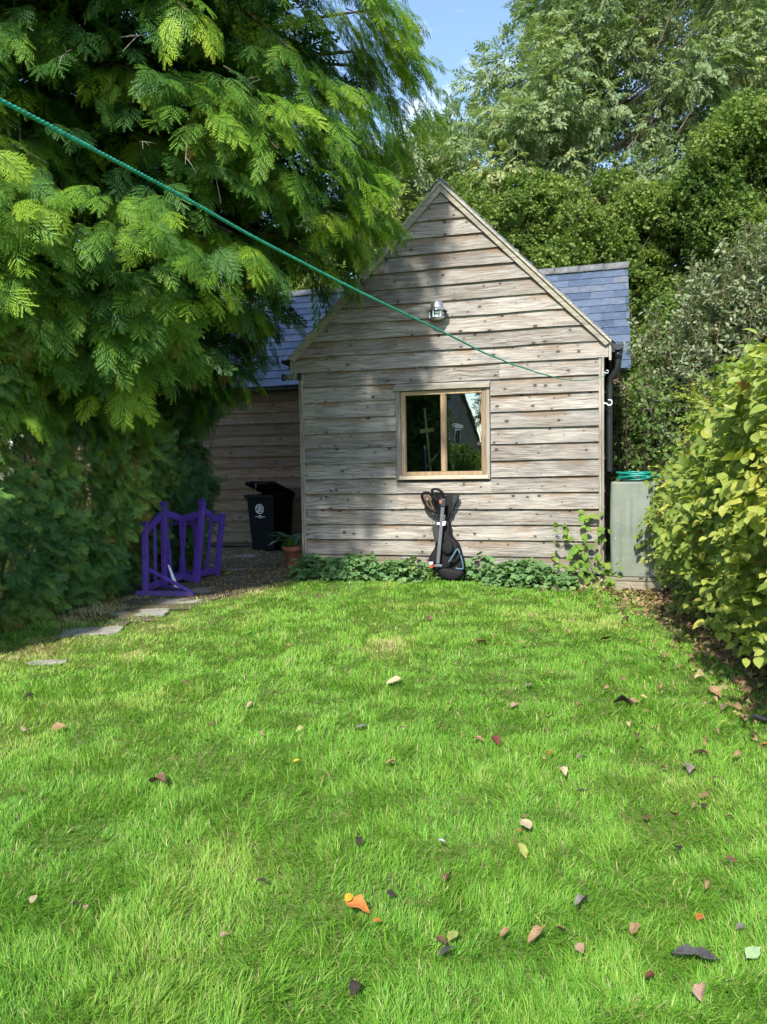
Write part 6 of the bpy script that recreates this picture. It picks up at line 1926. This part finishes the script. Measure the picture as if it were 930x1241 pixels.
FALLEN = [  # px, py, length px, colour, curl, label
    (432, 1105, 33, 'orange', 0.9, 'bright orange crumpled leaf with a yellow edge on the front lawn'),
    (846, 1166, 60, 'dgrey', 0.35, 'largest fallen leaf, dark grey and deeply ribbed, at the front right'),
    (912, 1166, 27, 'green', 0.2, 'pale green fallen leaf beside the large dark ribbed one'),
    (634, 1031, 24, 'ygreen', 0.6, 'yellow green folded leaf on the lawn straight below the window'),
    (637, 997, 26, 'pale', 0.5, 'long pale straw leaf just behind the yellow green folded one'),
    (631, 1006, 13, 'orange', 0.5, 'small orange leaf tucked between the straw leaf and yellow green leaf'),
    (650, 1141, 32, 'tan', 1.3, 'long tan rolled leaf with a dark tip, in the front row of curled leaves'),
    (612, 1137, 18, 'tan', 0.6, 'short tan leaf left of the long tan rolled leaf'),
    (680, 1132, 15, 'tan', 1.0, 'upright little tan leaf right of the long tan rolled leaf'),
    (703, 1157, 17, 'pink', 0.9, 'pinkish curled leaf in front of the upright little tan leaf'),
    (769, 1131, 20, 'tan', 0.5, 'oval tan leaf alone between the front curled leaves and the large ribbed leaf'),
    (848, 1122, 18, 'orange', 0.6, 'rusty orange leaf a little behind the large dark ribbed leaf'),
    (899, 1135, 19, 'grey', 0.9, 'grey brown folded leaf behind the pale green fallen leaf'),
    (788, 1192, 16, 'red', 0.8, 'dark red shrivelled leaf left of and in front of the large ribbed leaf'),
    (850, 1212, 29, 'pink', 1.0, 'pinkish tan boat shaped leaf nearest the camera at the right'),
    (541, 1160, 24, 'dgrey', 0.4, 'dark oval leaf with a greenish edge, lowest of a cluster of three'),
    (534, 1146, 20, 'brown', 0.7, 'brown leaf at the left of the cluster of three on the front lawn'),
    (549, 1142, 22, 'ygreen', 0.6, 'olive green leaf at the right of the cluster of three on the front lawn'),
    (705, 1098, 22, 'grey', 1.6, 'thin grey rolled leaf lying aslant in front right of centre'),
    (535, 1027, 11, 'white', 0.5, 'single white petal on the lawn below the leaning bag'),
    (543, 1067, 20, 'brown', 1.0, 'dark brown shred of leaf just in front of the white petal'),
    (474, 1088, 14, 'dark', 0.9, 'blackish shred of leaf right of the bright orange leaf'),
    (457, 1126, 11, 'orange', 0.9, 'tiny orange fleck of leaf below the bright orange leaf'),
    (435, 1030, 13, 'dark', 1.1, 'dark curled leaf scrap behind the bright orange leaf'),
    (318, 1073, 12, 'dark', 0.6, 'dark purplish leaf scrap left of the bright orange leaf'),
    (272, 1137, 13, 'pink', 1.0, 'small pinkish leaf standing on edge in the front left lawn'),
    (41, 1095, 17, 'pale', 0.4, 'pale cream leaf at the front left, beside a black scrap'),
    (92, 1097, 11, 'dark', 1.2, 'upright black leaf scrap at the front left'),
    (104, 1101, 11, 'pink', 0.6, 'tiny pinkish leaf right of the upright black scrap at front left'),
    (430, 1203, 26, 'dark', 0.8, 'long dark leaf nearly buried in grass at the bottom of the lawn'),
    (190, 951, 27, 'brown', 1.2, 'brown pointed leaf rolled up on the left lawn'),
    (31, 886, 22, 'pale', 0.9, 'pale tan leaf lying flat near the left edge of the lawn'),
    (71, 885, 18, 'tan', 0.9, 'upright tan leaf right beside the pale tan leaf near the left edge'),
    (304, 852, 13, 'pink', 0.8, 'pinkish tan leaf on the lawn in front of the purple jump wings'),
    (439, 884, 18, 'grey', 0.3, 'rounded greyish leaf lying flat in the middle of the lawn'),
    (475, 931, 15, 'tan', 0.8, 'small tan leaf just in front right of the rounded greyish leaf'),
    (361, 930, 12, 'yellow', 0.8, 'small yellow orange leaf left of the rounded greyish leaf'),
    (257, 879, 11, 'brown', 0.9, 'small brown leaf between the pinkish tan leaf and the rolled brown leaf'),
    (35, 847, 15, 'dark', 0.8, 'dark brown leaf in the thin yellowish grass at the left edge'),
    (226, 827, 11, 'brown', 0.8, 'small brown leaf behind the pinkish tan one, nearer the paving'),
    (123, 838, 9, 'yellow', 0.5, 'tiny yellow leaf in the thin grass near the paving stones'),
    (349, 779, 12, 'tan', 0.7, 'tiny tan leaf far back on the lawn toward the terracotta pot'),
    (478, 826, 21, 'pale', 0.5, 'pale whitish leaf on the back half of the lawn below the window'),
    (583, 780, 15, 'brown', 0.8, 'reddish brown leaf at the back of the lawn below the bag'),
    (519, 749, 13, 'brown', 0.8, 'brown leaf furthest back on the lawn, close to the ground cover'),
    (640, 830, 16, 'grey', 0.7, 'greyish upright leaf beside a yellow green leaf on the back lawn'),
    (662, 820, 14, 'ygreen', 0.4, 'yellow green leaf on the back lawn next to a greyish upright leaf'),
    (624, 855, 16, 'pink', 0.6, 'pinkish leaf in front left of the greyish upright leaf'),
    (735, 777, 16, 'dark', 0.8, 'dark brown folded leaf on the back lawn before the tank'),
    (757, 852, 24, 'dark', 1.1, 'crumpled blackish leaf toward the right hedge'),
    (768, 850, 14, 'tan', 0.7, 'tan leaf touching the crumpled blackish leaf toward the right hedge'),
    (703, 855, 13, 'tan', 0.7, 'little tan leaf upright left of the crumpled blackish leaf'),
    (579, 901, 18, 'tan', 0.8, 'tan leaf at the left end of a crumpled reddish pair'),
    (600, 902, 22, 'red', 1.2, 'crumpled reddish brown leaf lying against a tan one in mid lawn'),
    (682, 935, 18, 'pale', 0.7, 'pale pointed straw leaf in mid lawn right of the reddish pair'),
    (705, 922, 16, 'grey', 0.8, 'grey leaf just behind right of the pale pointed straw leaf'),
    (706, 956, 15, 'dgrey', 0.7, 'dark grey leaf just in front right of the pale pointed straw leaf'),
    (667, 916, 11, 'orange', 0.7, 'small rusty leaf left of the grey leaf in mid lawn'),
    (792, 885, 12, 'tan', 0.6, 'small upright tan leaf in the right part of the lawn'),
    (851, 915, 25, 'tan', 0.9, 'tan leaf with an orange tip in the right part of the lawn'),
    (832, 929, 25, 'grey', 0.7, 'greyish brown leaf in front of the tan leaf with an orange tip'),
    (921, 874, 28, 'dgrey', 0.8, 'dark grey curled leaf at the right edge of the lawn'),
    (866, 838, 20, 'tan', 1.0, 'orange tan leaf standing on edge close to the right hedge'),
    (878, 856, 16, 'pink', 0.8, 'pinkish leaf in front of the orange tan one near the right hedge'),
    (848, 824, 16, 'pale', 0.7, 'pale straw leaf behind the orange tan one near the right hedge'),
    (821, 1028, 18, 'dark', 0.8, 'dark leaf scrap in the right part of the front lawn'),
    (885, 1044, 16, 'brown', 0.8, 'brown leaf scrap right of the dark one in the right front lawn'),
    (859, 1078, 17, 'tan', 0.9, 'tan leaf in the right front lawn, behind the rusty orange one'),
    (784, 985, 13, 'brown', 0.8, 'brown leaf in thin yellowish grass at the right of the lawn'),
    (854, 973, 15, 'dark', 0.8, 'dark leaf among thin yellowish grass nearer the right hedge'),
    (929, 905, 12, 'orange', 0.8, 'small orange leaf at the extreme right edge of the lawn'),
]
rl = np.random.default_rng(91)
for (px, py, sz, colr, cv, lab) in FALLEN:
    g = on_ground(px, py, 0.03); L_ = sz * g[1] / 932 * 1.12
    tmp = leaf_template(6, rl.uniform(0.46, 0.64), 0.12 + 0.30 * cv, 0.4 * cv, pet=0.14, serr=0.02)
    V = tmp[0] - np.array([0.5, 0, 0.0]); V = V.copy()
    V[:, 1] *= rl.uniform(0.78, 1.15, len(V)); V[:, 0] += rl.normal(0, 0.018, len(V))
    # one edge rolls over more than the other, ends lift
    V[:, 2] += 0.25 * cv * (V[:, 0] * 1.2) ** 2 + 0.10 * np.sin(V[:, 0] * 7 + rl.uniform(0, 6)) * cv * 0.5
    roll = cv * 0.5 * rl.uniform(0.6, 1.3); yv = V[:, 1].copy()
    V[:, 2] += np.where(yv > 0, yv * roll, yv * roll * -0.25)
    az = rl.uniform(0, 2 * PI)
    o = scatter('fallen_leaf', (V, tmp[1], tmp[2], tmp[3]), np.zeros((1, 3)), np.array([[1.0, 0, 0]]), np.array([[0, 0, 1.0]]), [L_], [0.5], LM[colr], None, smooth=True)
    o.location = (g[0], g[1], float(ground_z(g[0], g[1])) + 0.038 + 0.008 * rl.random())
    o.rotation_euler = (rl.normal(0, 0.22), rl.normal(0, 0.2), az)
    tag(o, lab, 'leaf', GRP)
    if lab.startswith('bright orange'):
        o.rotation_euler = (0.15, 0.1, -0.35)
        e = scatter('yellow_edge', leaf_template(4, 0.7, 0.3, 0.6), np.array([[-L_ * 0.36, -0.01, 0.010]]), np.array([[0.3, 1.0, 0.45]]), np.array([[0, -0.7, 1.0]]), [L_ * 0.42], [0.5], LM['yellow'], o, smooth=True)
    if lab.startswith('largest'): o.rotation_euler = (0.1, -0.05, PI - 0.25)

# ----------------------------------------------------------------------------
# the house behind the camera that the window mirrors
# ----------------------------------------------------------------------------
def mirrored(px, py, t, z=None):
    d = ray(px, py); k = ((WO - _C) @ _v) / (d @ _v); hit = _C + d * k; d = d / np.linalg.norm(d)
    rf = d - 2 * (d @ _v) * _v
    return hit + rf * t
A_ = mirrored(556.5, 473, 42); E_ = mirrored(578, 531, 45.0)
hw = (E_ - A_)[:2]; half = np.linalg.norm(hw); hw = hw / half
backd = np.array([-hw[1], hw[0]])
if backd @ (A_[:2]) < 0: backd = -backd
hs = empty('neighbour_house', (A_[0], A_[1], 0), math.atan2(hw[1], hw[0]), 'grey stone house with steep gable, mirrored in the right window pane', 'house')
sgn = 1.0 if (np.array([-hw[1], hw[0]]) @ backd) > 0 else -1.0
za, ze = A_[2], E_[2]; Lh = 11.0
def yb(v): return sgn * v
mb = MB()
V = [(-half, 0, -0.1), (half, 0, -0.1), (half, 0, ze), (0, 0, za), (-half, 0, ze)]
V += [(x, yb(Lh), z) for x, y, z in V]
mb.add(V, [(0, 1, 2, 3, 4), (9, 8, 7, 6, 5), (0, 5, 6, 1), (1, 6, 7, 2), (4, 9, 5, 0), (2, 7, 8, 3), (3, 8, 9, 4)])
mb.build('wall', M['wallstone'], hs)
for s in (-1, 1):
    mb = MB(); n_ = 0.12
    a0 = (s * (half + 0.25), ze - 0.25 * (za - ze) / half); a1 = (0.0, za)
    V = []
    for y in (-0.15, Lh + 0.15):
        V += [(a0[0], yb(y), a0[1] + 0.03), (a1[0], yb(y), a1[1] + 0.03), (a1[0], yb(y), a1[1] + 0.22), (a0[0], yb(y), a0[1] + 0.22)]
    mb.add(V, [(0, 1, 2, 3), (7, 6, 5, 4), (0, 4, 5, 1), (1, 5, 6, 2), (2, 6, 7, 3), (3, 7, 4, 0)])
    mb.build('roof', M['lead'], hs)
wz = mirrored(549, 530, 42)[2]
w = MB().box((-0.95, min(yb(-0.04), yb(-0.01)), wz - 0.75), (0.0, max(yb(-0.04), yb(-0.01)), wz + 0.55)).build('window', M['white'], hs)
for a, b in ((-0.87, -0.52), (-0.44, -0.09)):
    MB().box((a, min(yb(-0.06), yb(-0.045)), wz - 0.66), (b, max(yb(-0.06), yb(-0.045)), wz + 0.46)).build('pane', M['binblack'], w)
MB().box((-1.3, min(yb(-0.10), yb(-0.005)), wz + 0.6), (0.35, max(yb(-0.10), yb(-0.005)), wz + 0.85)).build('lintel', M['white'], hs)
MB().box((half + 0.02, min(yb(1.5), yb(9.0)), -0.1), (half + 6.0, max(yb(1.5), yb(9.0)), ze - 0.4)).build('side_wing', M['wallstone'], hs)
zz = ze - 0.4
mb = MB(); V = []
for x in (half + 0.03, half + 6.2): V += [(x, yb(1.2), zz), (x, yb(5.2), zz + 2.4), (x, yb(9.2), zz)]
mb.add(V, [(0, 1, 4, 3), (1, 2, 5, 4), (0, 2, 1), (3, 4, 5), (0, 3, 5, 2)]); mb.build('side_wing_roof', plain('brown_clay_tiles', (0.10, 0.065, 0.05), 0.85, var=0.4, scale=4), hs)
# planting mirrored in the panes
cl_ = [(*mirrored(x, y, t), rr) for (x, y, t, rr) in ((551, 548, 24, .55), (560, 548, 25, .6), (566, 556, 24, .6), (553, 560, 23, .7), (573, 565, 24, .6), (580, 556, 26, .5), (560, 570, 23, .7), (546, 566, 24, .7))]
clump_tree('garden_shrub', (cl_[3][0], cl_[3][1], 0), cl_, CLUST_IVY, 300, 0.16, 'ivy', 'dark rounded shrub mirrored low in the right window pane', 71, 0.05, cat='shrub', tone=0.35)
cl_ = [(*mirrored(x, y, t), rr) for (x, y, t, rr) in ((587, 474, 46, .7), (590, 484, 46, .8), (583, 500, 47, .6), (587, 508, 47, .8), (577, 508, 48, .5), (591, 496, 46, .9), (596, 480, 46, 1.0))]
clump_tree('garden_tree', (cl_[1][0], cl_[1][1], 0), cl_, PINN, 45, 0.5, 'ivy', 'tree against the sky mirrored at the top right of the window', 72, 0.15, tone=0.3)
rr_ = np.random.default_rng(73); cl_ = []
for x in np.arange(484, 536, 7):
    for y in np.arange(462, 590, 12): cl_.append((*mirrored(x + rr_.uniform(-3, 3), y + rr_.uniform(-4, 4), rr_.uniform(19, 22)), 0.5))
cl_ = [c for c in cl_ if c[2] > 0.2]
clump_tree('dark_evergreen', (np.mean([c[0] for c in cl_]), np.mean([c[1] for c in cl_]), 0), cl_, CLUST_IVY, 230, 0.2, 'ivy', 'dark evergreen tree behind the camera, mirrored in the left window pane', 74, 0.15, tone=0.15, spread=0.06, limbs=False, bark='darkbark')
# ----------------------------------------------------------------------------
# camera, sun, sky
# ----------------------------------------------------------------------------
cam = bpy.data.cameras.new('camera'); co = bpy.data.objects.new('camera', cam); COL.objects.link(co)
cam.sensor_fit = 'VERTICAL'; cam.sensor_height = 36.0; cam.sensor_width = 27.0; cam.lens = 36.0 * F / 1241.0
cam.clip_start = 0.05; cam.clip_end = 1000
mw = Matrix.Identity(4)
for i in range(3):
    mw[i][0] = _R[i]; mw[i][1] = _U[i]; mw[i][2] = -_fw[i]
mw[0][3], mw[1][3], mw[2][3] = _C
co.matrix_world = mw
scene.camera = co

TO_SUN = Vector(SUN_DIR).normalized()
sl = bpy.data.lights.new('sun', 'SUN'); sl.energy = SUN_E; sl.angle = math.radians(2.5); sl.color = (1.0, 0.945, 0.86)
so = bpy.data.objects.new('sun', sl); COL.objects.link(so)
so.rotation_euler = TO_SUN.to_track_quat('Z', 'Y').to_euler(); so.location = (-8, -12, 14)

w = bpy.data.worlds.new('World'); scene.world = w; w.use_nodes = True
nt = w.node_tree; nt.nodes.clear()
def wn(t): return nt.nodes.new('ShaderNode' + t)
out = wn('OutputWorld'); bg = wn('Background'); sky = wn('TexSky')
sky.sky_type = 'NISHITA'; sky.sun_disc = False
sky.sun_elevation = math.asin(TO_SUN.z); sky.sun_rotation = math.atan2(TO_SUN.x, TO_SUN.y)
sky.altitude = 100; sky.air_density = 1.0; sky.dust_density = 0.6; sky.ozone_density = 1.6
tc = wn('TexCoord'); mp = wn('Mapping'); mp.inputs['Scale'].default_value = (1, 1, 2.2); mp.inputs['Location'].default_value = CLOUD_LOC
nz = wn('TexNoise'); nz.inputs['Scale'].default_value = 2.3; nz.inputs['Detail'].default_value = 7; nz.inputs['Roughness'].default_value = 0.58
rp = wn('ValToRGB'); rp.color_ramp.elements[0].position = 0.58; rp.color_ramp.elements[1].position = 0.82
mx = wn('Mix'); mx.data_type = 'RGBA'
nt.links.new(tc.outputs['Generated'], mp.inputs[0]); nt.links.new(mp.outputs[0], nz.inputs['Vector']); nt.links.new(nz.outputs['Fac'], rp.inputs[0])
nt.links.new(rp.outputs[0], mx.inputs[0]); nt.links.new(sky.outputs[0], mx.inputs[6]); mx.inputs[7].default_value = (10.5, 10.8, 11.3, 1)
nt.links.new(mx.outputs[2], bg.inputs['Color']); bg.inputs['Strength'].default_value = SKY_E
nt.links.new(bg.outputs[0], out.inputs[0])

vs = scene.view_settings; vs.view_transform = 'Standard'; vs.look = 'None'; vs.exposure = EXPO; vs.gamma = 1.0; vs.use_curve_mapping = False
scene.display_settings.display_device = 'sRGB'
cy = scene.cycles
cy.use_denoising = True
try:
    cy.denoiser = 'OPENIMAGEDENOISE'; cy.denoising_input_passes = 'RGB_ALBEDO_NORMAL'; cy.denoising_prefilter = 'ACCURATE'
except Exception: pass
cy.max_bounces = 6; cy.diffuse_bounces = 3; cy.glossy_bounces = 3; cy.transmission_bounces = 3; cy.transparent_max_bounces = 8
cy.caustics_reflective = False; cy.caustics_refractive = False; cy.sample_clamp_indirect = 6
cy.use_adaptive_sampling = True; cy.adaptive_threshold = 0.015
